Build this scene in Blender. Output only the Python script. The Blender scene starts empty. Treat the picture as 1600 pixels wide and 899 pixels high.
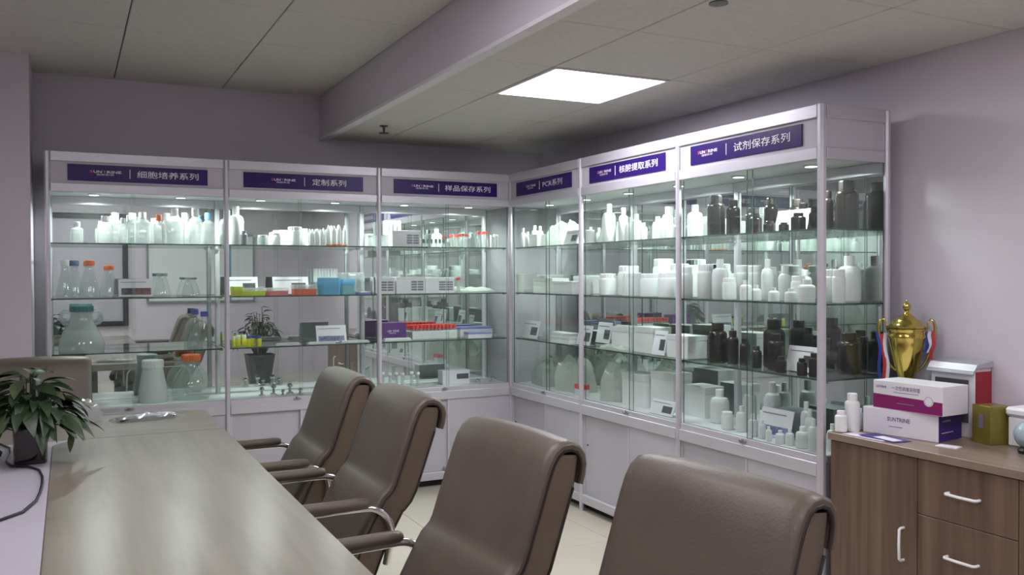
import bpy, math, random
from mathutils import Matrix, Vector
random.seed(7)
scene = bpy.context.scene
COL = scene.collection
PI = math.pi

# ------------------------------------------------------------------ camera, world, lights, exposure
cam_data = bpy.data.cameras.new('camera')
cam_data.sensor_width = 36.0
cam_data.lens = 31.285
cam_data.clip_start = 0.05
cam = bpy.data.objects.new('camera', cam_data)
COL.objects.link(cam)
cam.matrix_world = Matrix((
    (0.8948399, 0.0095635, -0.4462847, -2.8958),
    (-0.4463736, 0.0113665, -0.8947745, -5.8264),
    (-0.0034845, 0.9998897, 0.0144401, 1.4910),
    (0, 0, 0, 1)))
scene.camera = cam

world = bpy.data.worlds.new('world')
scene.world = world
world.use_nodes = True
world.node_tree.nodes['Background'].inputs[0].default_value = (0.5, 0.5, 0.6, 1)
world.node_tree.nodes['Background'].inputs[1].default_value = 0.02

scene.view_settings.view_transform = 'Standard'
scene.view_settings.look = 'None'
scene.view_settings.gamma = 1.0
scene.view_settings.use_curve_mapping = False
scene.view_settings.exposure = -0.2
scene.cycles.max_bounces = 14
scene.cycles.transparent_max_bounces = 48
scene.cycles.transmission_bounces = 8
scene.cycles.glossy_bounces = 6
scene.cycles.diffuse_bounces = 4
scene.cycles.caustics_reflective = False
scene.cycles.caustics_refractive = False
scene.cycles.sample_clamp_indirect = 4.0

LAMP_NEAR = 26.0      # brightness of the ceiling panel over the showcases
LAMP_REST = 17.0       # the unseen panels, those on the left ceiling added to brighten the room
LED_POWER = 7.0       # each showcase downlight

# ------------------------------------------------------------------ sizes of the place (metres)
WALL_X, WALL_Y = 0.48, 0.45          # right wall, back wall
LEFT_X, NEAR_Y = -5.3, -7.0
CEIL_L, CEIL_R, STEP_X = 2.755, 2.457, -1.29
TABLE_Z = 0.80
CAB_H, CAB_D = 2.221, 0.41
SHELF = [1.689, 1.360, 1.030, 0.700]

# ------------------------------------------------------------------ materials
MATS = {}
def principled(name, color, rough=0.5, metal=0.0, spec=0.5, emit=None, strength=0.0):
    m = bpy.data.materials.new(name); m.use_nodes = True
    b = m.node_tree.nodes['Principled BSDF']
    b.inputs['Base Color'].default_value = (*color, 1)
    b.inputs['Roughness'].default_value = rough
    b.inputs['Metallic'].default_value = metal
    b.inputs['Specular IOR Level'].default_value = spec
    if emit:
        b.inputs['Emission Color'].default_value = (*emit, 1)
        b.inputs['Emission Strength'].default_value = strength
    MATS[name] = m
    return m

def noisy(name, color, amount=0.12, scale=(8, 8, 8), rough=0.5, metal=0.0, bump=0.0, bump_scale=60.0, detail=4.0, spec=0.5):
    """one colour broken up by soft noise, with optional fine relief"""
    m = principled(name, color, rough, metal, spec)
    nt = m.node_tree; b = nt.nodes['Principled BSDF']
    tc = nt.nodes.new('ShaderNodeTexCoord'); mp = nt.nodes.new('ShaderNodeMapping')
    mp.inputs['Scale'].default_value = scale
    nt.links.new(tc.outputs['Object'], mp.inputs['Vector'])
    n = nt.nodes.new('ShaderNodeTexNoise'); n.inputs['Scale'].default_value = 1.0; n.inputs['Detail'].default_value = detail
    nt.links.new(mp.outputs['Vector'], n.inputs['Vector'])
    r = nt.nodes.new('ShaderNodeValToRGB')
    r.color_ramp.elements[0].position = 0.3; r.color_ramp.elements[1].position = 0.7
    r.color_ramp.elements[0].color = (*[c * (1 - amount) for c in color], 1)
    r.color_ramp.elements[1].color = (*[min(1, c * (1 + amount)) for c in color], 1)
    nt.links.new(n.outputs['Fac'], r.inputs['Fac']); nt.links.new(r.outputs['Color'], b.inputs['Base Color'])
    if bump:
        n2 = nt.nodes.new('ShaderNodeTexNoise'); n2.inputs['Scale'].default_value = bump_scale; n2.inputs['Detail'].default_value = 3
        nt.links.new(tc.outputs['Object'], n2.inputs['Vector'])
        bp = nt.nodes.new('ShaderNodeBump'); bp.inputs['Strength'].default_value = bump; bp.inputs['Distance'].default_value = 0.01
        nt.links.new(n2.outputs['Fac'], bp.inputs['Height']); nt.links.new(bp.outputs['Normal'], b.inputs['Normal'])
    return m

def wood(name, dark, light, scale, rough, coat=0.0):
    m = principled(name, light, rough); nt = m.node_tree; b = nt.nodes['Principled BSDF']
    tc = nt.nodes.new('ShaderNodeTexCoord'); mp = nt.nodes.new('ShaderNodeMapping'); mp.inputs['Scale'].default_value = scale
    nt.links.new(tc.outputs['Object'], mp.inputs['Vector'])
    n = nt.nodes.new('ShaderNodeTexNoise'); n.inputs['Scale'].default_value = 1; n.inputs['Detail'].default_value = 6; n.inputs['Roughness'].default_value = 0.65; n.inputs['Distortion'].default_value = 0.3
    nt.links.new(mp.outputs['Vector'], n.inputs['Vector'])
    r = nt.nodes.new('ShaderNodeValToRGB')
    r.color_ramp.elements[0].position = 0.32; r.color_ramp.elements[0].color = (*dark, 1)
    r.color_ramp.elements[1].position = 0.68; r.color_ramp.elements[1].color = (*light, 1)
    e = r.color_ramp.elements.new(0.5); e.color = (*[(a + c) / 2 for a, c in zip(dark, light)], 1)
    nt.links.new(n.outputs['Fac'], r.inputs['Fac']); nt.links.new(r.outputs['Color'], b.inputs['Base Color'])
    b.inputs['Coat Weight'].default_value = coat; b.inputs['Coat Roughness'].default_value = 0.25
    return m

def clear(name, tint, f0=0.04, haze=0.0, haze_col=(0.8, 0.85, 0.83), rough=0.0):
    """thin clear sheet: light passes tinted, Schlick reflection, a little milky scatter"""
    m = bpy.data.materials.new(name); m.use_nodes = True; nt = m.node_tree
    for n in list(nt.nodes): nt.nodes.remove(n)
    out = nt.nodes.new('ShaderNodeOutputMaterial')
    tr = nt.nodes.new('ShaderNodeBsdfTransparent'); tr.inputs[0].default_value = (*tint, 1)
    gl = nt.nodes.new('ShaderNodeBsdfGlossy'); gl.inputs['Roughness'].default_value = rough
    lw = nt.nodes.new('ShaderNodeLayerWeight'); lw.inputs['Blend'].default_value = 0.5
    p = nt.nodes.new('ShaderNodeMath'); p.operation = 'POWER'; p.inputs[1].default_value = 5
    nt.links.new(lw.outputs['Facing'], p.inputs[0])
    ma = nt.nodes.new('ShaderNodeMath'); ma.operation = 'MULTIPLY_ADD'; ma.inputs[1].default_value = 0.9 - f0; ma.inputs[2].default_value = f0
    nt.links.new(p.outputs[0], ma.inputs[0])
    base = tr
    if haze > 0:
        df = nt.nodes.new('ShaderNodeBsdfDiffuse'); df.inputs[0].default_value = (*haze_col, 1)
        tl = nt.nodes.new('ShaderNodeBsdfTranslucent'); tl.inputs[0].default_value = (*haze_col, 1)
        dm = nt.nodes.new('ShaderNodeMixShader'); dm.inputs[0].default_value = 0.5
        nt.links.new(df.outputs[0], dm.inputs[1]); nt.links.new(tl.outputs[0], dm.inputs[2])
        hm = nt.nodes.new('ShaderNodeMixShader'); hm.inputs[0].default_value = haze
        nt.links.new(tr.outputs[0], hm.inputs[1]); nt.links.new(dm.outputs[0], hm.inputs[2])
        base = hm
    mx = nt.nodes.new('ShaderNodeMixShader')
    nt.links.new(ma.outputs[0], mx.inputs[0]); nt.links.new(base.outputs[0], mx.inputs[1]); nt.links.new(gl.outputs[0], mx.inputs[2])
    nt.links.new(mx.outputs[0], out.inputs[0])
    MATS[name] = m
    return m

def milky(name, color, through=0.4, gloss=0.06):
    """translucent moulded plastic"""
    m = bpy.data.materials.new(name); m.use_nodes = True; nt = m.node_tree
    for n in list(nt.nodes): nt.nodes.remove(n)
    out = nt.nodes.new('ShaderNodeOutputMaterial')
    df = nt.nodes.new('ShaderNodeBsdfDiffuse'); df.inputs[0].default_value = (*color, 1)
    tl = nt.nodes.new('ShaderNodeBsdfTranslucent'); tl.inputs[0].default_value = (*color, 1)
    gl = nt.nodes.new('ShaderNodeBsdfGlossy'); gl.inputs['Roughness'].default_value = 0.35
    a = nt.nodes.new('ShaderNodeMixShader'); a.inputs[0].default_value = through
    nt.links.new(df.outputs[0], a.inputs[1]); nt.links.new(tl.outputs[0], a.inputs[2])
    b = nt.nodes.new('ShaderNodeMixShader'); b.inputs[0].default_value = gloss
    nt.links.new(a.outputs[0], b.inputs[1]); nt.links.new(gl.outputs[0], b.inputs[2])
    nt.links.new(b.outputs[0], out.inputs[0])
    MATS[name] = m
    return m

noisy('wall_paint', (0.645, 0.60, 0.665), 0.03, (3, 3, 3), 0.85, bump=0.05, bump_scale=120)
noisy('ceiling_tile', (0.66, 0.64, 0.60), 0.05, (40, 40, 40), 0.9, bump=0.25, bump_scale=260)
principled('ceiling_joint', (0.16, 0.15, 0.15), 0.9)
principled('ceiling_trim', (0.78, 0.76, 0.80), 0.6)
noisy('floor_tile', (0.58, 0.53, 0.43), 0.05, (2, 2, 2), 0.22)
principled('floor_joint', (0.30, 0.27, 0.23), 0.8)
noisy('aluminium', (0.595, 0.58, 0.63), 0.03, (3, 3, 30), 0.38, 0.35)
noisy('white_board', (0.485, 0.468, 0.525), 0.03, (4, 4, 4), 0.5)
noisy('header_board', (0.55, 0.52, 0.58), 0.03, (4, 4, 4), 0.55)
noisy('deck_board', (0.72, 0.73, 0.74), 0.03, (4, 4, 4), 0.35)
principled('mirror', (0.87, 0.92, 0.895), 0.0, 1.0)
clear('pane', (0.965, 0.985, 0.975), 0.035, 0.012, (0.80, 0.88, 0.85))
clear('shelf_glass', (0.965, 0.985, 0.975), 0.045, 0.015, (0.80, 0.88, 0.85))
principled('glass_edge', (0.03, 0.075, 0.055), 0.15)
principled('chrome', (0.78, 0.77, 0.78), 0.12, 1.0)
principled('lock_metal', (0.45, 0.43, 0.44), 0.3, 0.9)
principled('black_plastic', (0.012, 0.012, 0.014), 0.45)
principled('dark_gap', (0.03, 0.027, 0.03), 0.8)  # shade of the gap under the bases, put into the plinth colour
noisy('sign_purple', (0.026, 0.009, 0.118), 0.05, (5, 5, 5), 0.32, spec=0.25)
principled('sign_white', (0.80, 0.78, 0.84), 0.5)
principled('logo_red', (0.62, 0.10, 0.12), 0.5)
noisy('leather', (0.118, 0.094, 0.070), 0.10, (6, 6, 6), 0.42, bump=0.12, bump_scale=180)
noisy('leather_side_lit', (0.148, 0.110, 0.076), 0.10, (6, 6, 6), 0.45, bump=0.10, bump_scale=180)  # tan side leather, with the lamplight on it lightened into the colour
principled('piping', (0.030, 0.020, 0.017), 0.5)
wood('table_wood', (0.178, 0.150, 0.115), (0.256, 0.221, 0.176), (16, 1.3, 16), 0.32, 0.35)
wood('table_wood_end', (0.178, 0.150, 0.115), (0.256, 0.221, 0.176), (1.3, 16, 16), 0.32, 0.35)
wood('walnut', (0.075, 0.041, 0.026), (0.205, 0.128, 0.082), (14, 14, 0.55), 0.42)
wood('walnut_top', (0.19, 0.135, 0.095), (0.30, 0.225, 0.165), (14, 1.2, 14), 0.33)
noisy('desk_white', (0.42, 0.395, 0.45), 0.02, (2, 2, 2), 0.4)
noisy('bottle_white', (0.84, 0.86, 0.85), 0.02, (9, 9, 9), 0.4)
milky('bottle_milky', (0.88, 0.91, 0.90), 0.22)
milky('milky_grey', (0.74, 0.79, 0.78), 0.25)
principled('cap_white', (0.88, 0.89, 0.90), 0.45)
principled('cap_orange', (0.85, 0.16, 0.03), 0.4)
principled('cap_navy', (0.03, 0.06, 0.14), 0.4)
principled('cap_grey', (0.27, 0.31, 0.35), 0.4)
principled('cap_blue', (0.055, 0.07, 0.42), 0.4)
principled('cap_sky', (0.16, 0.42, 0.80), 0.4)
principled('cap_teal', (0.01, 0.16, 0.17), 0.4)
principled('cap_red', (0.80, 0.035, 0.03), 0.4)
principled('cap_green', (0.03, 0.09, 0.07), 0.4)
noisy('amber', (0.013, 0.008, 0.0065), 0.15, (9, 9, 9), 0.18)
principled('amber_cap', (0.016, 0.011, 0.010), 0.4)
clear('clear_plastic', (0.92, 0.95, 0.94), 0.06, 0.16)
clear('clear_frosted', (0.93, 0.96, 0.95), 0.05, 0.36, (0.88, 0.92, 0.91))
clear('clear_lab', (0.95, 0.97, 0.965), 0.07, 0.05)
clear('bag_film', (0.92, 0.94, 0.93), 0.09, 0.34, (0.85, 0.87, 0.86), 0.12)
clear('bag_full', (0.88, 0.92, 0.88), 0.07, 0.66, (0.88, 0.93, 0.87), 0.15)
milky('yellow_plastic', (0.74, 0.80, 0.05), 0.4)
milky('pink_plastic', (0.85, 0.30, 0.33), 0.4)
milky('orange_plastic', (0.85, 0.17, 0.08), 0.3)
milky('blue_plastic', (0.17, 0.58, 0.86), 0.35)
milky('teal_plastic', (0.33, 0.70, 0.74), 0.35)
milky('lilac_plastic', (0.38, 0.42, 0.82), 0.35)
principled('yellow_fluid', (0.70, 0.68, 0.01), 0.3)
noisy('carton_white', (0.80, 0.78, 0.83), 0.02, (5, 5, 5), 0.5)
noisy('carton_purple', (0.115, 0.022, 0.20), 0.05, (5, 5, 5), 0.45)
noisy('carton_navy', (0.050, 0.022, 0.20), 0.05, (5, 5, 5), 0.45)
noisy('carton_magenta', (0.24, 0.010, 0.13), 0.05, (5, 5, 5), 0.45)
principled('card_white', (0.80, 0.79, 0.83), 0.4)
noisy('print_dark', (0.055, 0.055, 0.065), 0.6, (70, 70, 70), 0.5)
noisy('print_photo', (0.17, 0.06, 0.06), 0.7, (40, 40, 40), 0.5)
noisy('print_blue', (0.15, 0.17, 0.32), 0.7, (60, 60, 60), 0.5)
principled('print_grey', (0.22, 0.22, 0.26), 0.5)
principled('print_line', (0.20, 0.17, 0.26), 0.5)
principled('grey_box', (0.19, 0.21, 0.24), 0.4)
principled('gold', (0.60, 0.47, 0.12), 0.14, 1.0)
noisy('gold_box', (0.235, 0.195, 0.035), 0.12, (5, 5, 5), 0.35, 0.3)
noisy('red_panel', (0.34, 0.012, 0.022), 0.05, (5, 5, 5), 0.4)
noisy('silver_panel', (0.50, 0.50, 0.55), 0.03, (5, 5, 5), 0.35, 0.4)
noisy('case_window', (0.085, 0.088, 0.085), 0.15, (8, 8, 8), 0.25)
principled('ribbon_red', (0.45, 0.02, 0.03), 0.5)
principled('ribbon_blue', (0.02, 0.04, 0.30), 0.5)
principled('ribbon_white', (0.7, 0.68, 0.72), 0.5)
noisy('leaf_green', (0.015, 0.038, 0.011), 0.4, (14, 14, 14), 0.42)
noisy('leaf_dull', (0.055, 0.075, 0.030), 0.35, (14, 14, 14), 0.45)
noisy('soil', (0.015, 0.011, 0.008), 0.4, (40, 40, 40), 0.95)
clear('vase_glass', (0.42, 0.36, 0.34), 0.06, 0.15, (0.06, 0.05, 0.05))
principled('pot_grey', (0.055, 0.060, 0.066), 0.55)
noisy('orb_glaze', (0.34, 0.45, 0.50), 0.2, (20, 20, 20), 0.12)
principled('sprinkler_metal', (0.10, 0.10, 0.085), 0.4, 0.6)
principled('board_white', (0.78, 0.84, 0.83), 0.3)
principled('board_blue', (0.10, 0.30, 0.48), 0.4)
principled('lamp_diffuser', (0.9, 0.9, 0.95), 0.5, emit=(0.93, 0.91, 1.0), strength=LAMP_NEAR)
principled('lamp_diffuser_rest', (0.9, 0.9, 0.95), 0.5, emit=(0.98, 0.93, 1.0), strength=LAMP_REST)
principled('led_disc', (1, 1, 1), 0.5, emit=(0.95, 1.0, 0.98), strength=4.0)

# ------------------------------------------------------------------ mesh helpers
class MB:
    def __init__(self): self.v = []; self.f = []; self.m = []
    def add(self, verts, faces, mi=0):
        o = len(self.v); self.v += [tuple(p) for p in verts]
        self.f += [tuple(i + o for i in f) for f in faces]; self.m += [mi] * len(faces)
        return self
    def box(self, x0, x1, y0, y1, z0, z1, mi=0):
        return self.add([(x0, y0, z0), (x1, y0, z0), (x1, y1, z0), (x0, y1, z0), (x0, y0, z1), (x1, y0, z1), (x1, y1, z1), (x0, y1, z1)],
                        [(0, 3, 2, 1), (4, 5, 6, 7), (0, 1, 5, 4), (1, 2, 6, 5), (2, 3, 7, 6), (3, 0, 4, 7)], mi)
    def cbox(self, x0, x1, y0, y1, z0, z1, c=0.004, mi=0):
        """box with chamfered edges"""
        V = []; idx = {}
        X = (x0, x1); Y = (y0, y1); Z = (z0, z1); s = (1, -1)
        for i in (0, 1):
            for j in (0, 1):
                for k in (0, 1):
                    for a in range(3):
                        p = [X[i] + s[i] * c, Y[j] + s[j] * c, Z[k] + s[k] * c]
                        p[a] = (X[i], Y[j], Z[k])[a]
                        idx[(i, j, k, a)] = len(V); V.append(p)
        F = []
        def q(*k): F.append(tuple(idx[t] for t in k))
        for i in (0, 1): q((i, 0, 0, 0), (i, 0, 1, 0), (i, 1, 1, 0), (i, 1, 0, 0)) if i == 0 else q((i, 0, 0, 0), (i, 1, 0, 0), (i, 1, 1, 0), (i, 0, 1, 0))
        for j in (0, 1): q((0, j, 0, 1), (1, j, 0, 1), (1, j, 1, 1), (0, j, 1, 1)) if j == 0 else q((0, j, 0, 1), (0, j, 1, 1), (1, j, 1, 1), (1, j, 0, 1))
        for k in (0, 1): q((0, 0, k, 2), (0, 1, k, 2), (1, 1, k, 2), (1, 0, k, 2)) if k == 0 else q((0, 0, k, 2), (1, 0, k, 2), (1, 1, k, 2), (0, 1, k, 2))
        for i in (0, 1):
            for j in (0, 1): q((i, j, 0, 0), (i, j, 1, 0), (i, j, 1, 1), (i, j, 0, 1))
        for i in (0, 1):
            for k in (0, 1): q((i, 0, k, 0), (i, 1, k, 0), (i, 1, k, 2), (i, 0, k, 2))
        for j in (0, 1):
            for k in (0, 1): q((0, j, k, 1), (1, j, k, 1), (1, j, k, 2), (0, j, k, 2))
        for i in (0, 1):
            for j in (0, 1):
                for k in (0, 1): q((i, j, k, 0), (i, j, k, 1), (i, j, k, 2))
        return self.add(V, F, mi)
    def lathe(self, prof, n=20, cx=0, cy=0, z=0, sq=0, mi=0, caps=True):
        """profile of (radius, height); sq > 2 squares the section off"""
        V = []; F = []
        for r, h in prof:
            for i in range(n):
                a = 2 * PI * (i + 0.5) / n; k = 1.0
                if sq: k = (abs(math.cos(a)) ** sq + abs(math.sin(a)) ** sq) ** (-1.0 / sq)
                V.append((cx + r * k * math.cos(a), cy + r * k * math.sin(a), z + h))
        for j in range(len(prof) - 1):
            for i in range(n):
                a = j * n + i; b = j * n + (i + 1) % n
                F.append((a, b, b + n, a + n))
        if caps:
            if prof[0][0] > 1e-6: F.append(tuple(range(n - 1, -1, -1)))
            if prof[-1][0] > 1e-6: F.append(tuple(range((len(prof) - 1) * n, len(prof) * n)))
        return self.add(V, F, mi)
    def tube(self, pts, r, n=10, mi=0, closed=False):
        P = [Vector(p) for p in pts]; V = []; F = []; m = len(P)
        up = None
        for i, p in enumerate(P):
            if closed: t = P[(i + 1) % m] - P[i - 1]
            else: t = P[min(i + 1, m - 1)] - P[max(i - 1, 0)]
            t.normalize()
            if up is None:
                up = Vector((0, 0, 1)) if abs(t.z) < 0.9 else Vector((1, 0, 0))
            s = t.cross(up).normalized(); up = s.cross(t).normalized()
            rr = r[i] if isinstance(r, (list, tuple)) else r
            for k in range(n):
                a = 2 * PI * k / n
                V.append(p + s * (math.cos(a) * rr) + up * (math.sin(a) * rr))
        for i in range(m if closed else m - 1):
            for k in range(n):
                a = i * n + k; b = i * n + (k + 1) % n; j = (i + 1) % m
                F.append((a, b, j * n + (k + 1) % n, j * n + k))
        if not closed:
            F.append(tuple(range(n - 1, -1, -1))); F.append(tuple(range((m - 1) * n, m * n)))
        return self.add(V, F, mi)
    def extrude(self, rings, mi=0):
        """rings: equal-length outlines, joined in order and capped"""
        n = len(rings[0]); V = [p for r in rings for p in r]; F = []
        for j in range(len(rings) - 1):
            for i in range(n):
                a = j * n + i; b = j * n + (i + 1) % n
                F.append((a, b, b + n, a + n))
        F.append(tuple(range(n - 1, -1, -1))); F.append(tuple(range((len(rings) - 1) * n, len(rings) * n)))
        return self.add(V, F, mi)
    def mesh(self, name, mats, smooth=None):
        me = bpy.data.meshes.new(name)
        me.from_pydata(self.v, [], self.f)
        for m in (mats if isinstance(mats, (list, tuple)) else [mats]):
            me.materials.append(MATS[m] if isinstance(m, str) else m)
        for p, i in zip(me.polygons, self.m): p.material_index = i
        fix_normals(me)
        if smooth is not None:
            me.shade_smooth(); me.set_sharp_from_angle(angle=math.radians(smooth))
        me.update()
        return me
    def build(self, name, mats, parent=None, smooth=None, loc=None, rotz=0):
        o = bpy.data.objects.new(name, self.mesh(name, mats, smooth)); COL.objects.link(o)
        if parent is not None: o.parent = parent
        if loc is not None: o.location = loc
        o.rotation_euler.z = rotz
        return o

import bmesh
def fix_normals(me):
    bm = bmesh.new(); bm.from_mesh(me); bmesh.ops.recalc_face_normals(bm, faces=bm.faces); bm.to_mesh(me); bm.free()

def tag(o, label, cat, group=None):
    o['label'] = label; o['category'] = cat
    if group: o['group'] = group
    return o
def thing(name, label, cat, loc=(0, 0, 0), rotz=0, group=None):
    o = bpy.data.objects.new(name, None); COL.objects.link(o); o.empty_display_size = 0.05
    o.location = loc; o.rotation_euler.z = rotz
    return tag(o, label, cat, group)
def struct(o, label=None, cat=None):
    o['kind'] = 'structure'
    if label: o['label'] = label; o['category'] = cat
    return o

TEXTS = {}
def text_mesh(body, bold=0.0):
    """lettering as a flat mesh in a unit box: x 0..1, z 0..1; returns verts, faces"""
    key = (body, bold)
    if key in TEXTS: return TEXTS[key]
    cu = bpy.data.curves.new('lettering', 'FONT'); cu.body = body; cu.size = 1.0; cu.offset = bold; cu.resolution_u = 2
    o = bpy.data.objects.new('lettering', cu); COL.objects.link(o)
    bpy.context.view_layer.update()
    me = bpy.data.meshes.new_from_object(o.evaluated_get(bpy.context.evaluated_depsgraph_get()))
    V = [tuple(v.co) for v in me.vertices]; F = [tuple(p.vertices) for p in me.polygons]
    bpy.data.objects.remove(o); bpy.data.meshes.remove(me); bpy.data.curves.remove(cu)
    xs = [v[0] for v in V]; ys = [v[1] for v in V]
    x0, x1, y0, y1 = min(xs), max(xs), min(ys), max(ys)
    V = [((v[0] - x0) / (x1 - x0), (v[1] - y0) / (y1 - y0)) for v in V]
    TEXTS[key] = (V, F)
    return V, F
def lettering(mb, body, x0, x1, z0, z1, y, bold=0.0, mi=0):
    V, F = text_mesh(body, bold)
    return mb.add([(x0 + a * (x1 - x0), y, z0 + b * (z1 - z0)) for a, b in V], F, mi)
def logo(parent, x0, x1, z0, z1, y, sub=True, ink='sign_white', red='logo_red'):
    """SUNTRINE with red S and T over a small line of characters"""
    w = x1 - x0; zb = z0 + (z1 - z0) * (0.48 if sub else 0.0)
    lettering(MB(), 'S', x0, x0 + 0.10 * w, zb, z1, y, 0.02).build('logo_letter', red, parent)
    lettering(MB(), 'UN', x0 + 0.12 * w, x0 + 0.38 * w, zb, z1, y, 0.02).build('logo_lettering', ink, parent)
    lettering(MB(), 'T', x0 + 0.41 * w, x0 + 0.52 * w, zb, z1, y, 0.02).build('logo_letter', red, parent)
    lettering(MB(), 'RINE', x0 + 0.54 * w, x1, zb, z1, y, 0.02).build('logo_lettering', ink, parent)
    if sub: lettering(MB(), '国都新诺', x0 + 0.22 * w, x0 + 0.76 * w, z0, z0 + (z1 - z0) * 0.36, y).build('logo_characters', ink, parent)

# ------------------------------------------------------------------ the room
def slab(name, x0, x1, y0, y1, z0, z1, mat):
    return struct(MB().box(x0, x1, y0, y1, z0, z1).build(name, mat))
T = 0.12
floor = slab('floor', LEFT_X, WALL_X, NEAR_Y, WALL_Y, -0.10, -0.004, 'floor_joint')
slab('wall_back', LEFT_X - T, WALL_X + T, WALL_Y, WALL_Y + T, -0.1, 2.9, 'wall_paint')
slab('wall_right', WALL_X, WALL_X + T, NEAR_Y - T, WALL_Y, -0.1, 2.9, 'wall_paint')
slab('wall_left', LEFT_X - T, LEFT_X, NEAR_Y - T, WALL_Y, -0.1, 2.9, 'wall_paint')
slab('wall_near', LEFT_X, WALL_X, NEAR_Y - T, NEAR_Y, -0.1, 2.9, 'wall_paint')
slab('wall_pier', LEFT_X, -3.085, -0.055, WALL_Y, 0, CEIL_L, 'wall_paint')
slab('wall_step', STEP_X, STEP_X + 0.05, NEAR_Y, WALL_Y, CEIL_R, 2.9, 'wall_paint')
slab('trim_1', STEP_X - 0.006, STEP_X + 0.05, NEAR_Y, WALL_Y, CEIL_R - 0.012, CEIL_R + 0.006, 'ceiling_trim')

# floor tiles, 0.85 m square with thin joints
tile_me = MB().cbox(0.0015, 0.8485, 0.0015, 0.8485, -0.004, 0.0, 0.0012).mesh('tile', 'floor_tile')
y = 0.075
row = 0
while y > NEAR_Y:
    x = -0.185 + 0.85 - 1.7
    cx = x
    xs = [-0.185 + 0.85 * k for k in range(-7, 1)]
    for tx in xs:
        x0, x1 = max(tx, LEFT_X), min(tx + 0.85, WALL_X); y0, y1 = max(y - 0.85, NEAR_Y), min(y, WALL_Y)
        if x1 - x0 < 0.03 or y1 - y0 < 0.03: continue
        if x1 - x0 > 0.849 and y1 - y0 > 0.849:
            o = bpy.data.objects.new('tile', tile_me); COL.objects.link(o); o.location = (tx, y - 0.85, 0)
        else:
            o = MB().cbox(x0 + 0.0015, x1 - 0.0015, y0 + 0.0015, y1 - 0.0015, -0.004, 0.0, 0.0012).build('tile', 'floor_tile')
        o.parent = floor
    y -= 0.85
for tx in [-0.185 + 0.85 * k for k in range(-7, 1)]:
    x0, x1 = max(tx, LEFT_X), min(tx + 0.85, WALL_X)
    if x1 - x0 > 0.03:
        MB().cbox(x0 + 0.0015, x1 - 0.0015, 0.0765, WALL_Y - 0.002, -0.004, 0.0, 0.0012).build('tile', 'floor_tile', floor)

# ceilings: a grid of tiles hung under a dark void, lower on the right of the step
GRID = 0.665
YS = [-0.21 - GRID * k for k in range(-1, 12)]
def ceiling_side(name, z, xlines, lamps):
    c = slab(name, xlines[0], xlines[-1], NEAR_Y, WALL_Y, z + 0.012, z + 0.06, 'ceiling_joint')
    for i in range(len(xlines) - 1):
        for j in range(len(YS) - 1):
            x0, x1 = xlines[i], xlines[i + 1]; y1, y0 = min(YS[j], WALL_Y), max(YS[j + 1], NEAR_Y)
            if y1 - y0 < 0.03: continue
            if (i, j) in lamps: continue
            MB().cbox(x0 + 0.003, x1 - 0.003, y0 + 0.003, y1 - 0.003, z, z + 0.014, 0.003).build('ceiling_tile', 'ceiling_tile', c)
    return c
XL = [LEFT_X, -5.28, -4.615, -3.95, -3.285, -2.62, -1.955, STEP_X][1:]
XL[0] = LEFT_X
XR = [STEP_X + 0.05, -0.865, -0.20, WALL_X]
ADDED_LAMPS = [(2, 5), (4, 5), (2, 9), (4, 9)]  # unseen panels added to brighten the left ceiling and the near wall
ceiling_side('ceiling', CEIL_L, XL, set(ADDED_LAMPS))
ceiling_side('ceiling_lowered', CEIL_R, XR, {(1, 3), (1, 7)})
def ceiling_lamp(x0, x1, y0, y1, z, mat, label):
    t = thing('ceiling_lamp', label, 'ceiling lamp', ((x0 + x1) / 2, (y0 + y1) / 2, z), 0)
    w, d = (x1 - x0) / 2 - 0.003, (y1 - y0) / 2 - 0.003
    f = MB()
    f.box(-w, w, -d, -d + 0.018, -0.006, 0.012); f.box(-w, w, d - 0.018, d, -0.006, 0.012)
    f.box(-w, -w + 0.018, -d + 0.018, d - 0.018, -0.006, 0.012); f.box(w - 0.018, w, -d + 0.018, d - 0.018, -0.006, 0.012)
    f.build('frame', 'ceiling_trim', t)
    MB().box(-w + 0.018, w - 0.018, -d + 0.018, d - 0.018, -0.002, 0.011).build('diffuser', mat, t)
ceiling_lamp(XR[1], XR[2], YS[4], YS[3], CEIL_R, 'lamp_diffuser', 'bright square ceiling light panel over the glass showcases')
ceiling_lamp(XR[1], XR[2], YS[8], YS[7], CEIL_R, 'lamp_diffuser_rest', 'square ceiling light panel in the lowered ceiling near the leafy floor plant')
for (i, j), lab in zip(ADDED_LAMPS, ('added unseen ceiling light panel over the conference table, toward the left wall', 'added unseen ceiling light panel over the conference table, beside the ceiling step',
                                    'added unseen ceiling light panel by the near wall, toward the left wall', 'added unseen ceiling light panel by the near wall, beside the ceiling step')):
    ceiling_lamp(XL[i], XL[i + 1], YS[j + 1], YS[j], CEIL_L, 'lamp_diffuser_rest', lab)
for (sx, sy, lab) in ((-1.06, -0.30, 'small pendent fire sprinkler under the lowered ceiling near the back wall'), (-0.915, -3.43, 'small dark fire sprinkler under the lowered ceiling over the chairs')):
    t = thing('fire_sprinkler', lab, 'sprinkler', (sx, sy, CEIL_R))
    MB().lathe([(0.028, 0.0), (0.026, -0.006), (0.010, -0.010)], 16).build('collar', 'sprinkler_metal', t, 30)
    MB().lathe([(0.009, -0.008), (0.007, -0.035), (0.005, -0.046)], 10).build('stem', 'sprinkler_metal', t, 30)
    MB().lathe([(0.004, -0.044), (0.033, -0.047), (0.033, -0.051), (0.004, -0.052)], 18).build('deflector', 'sprinkler_metal', t, 30)

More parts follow.
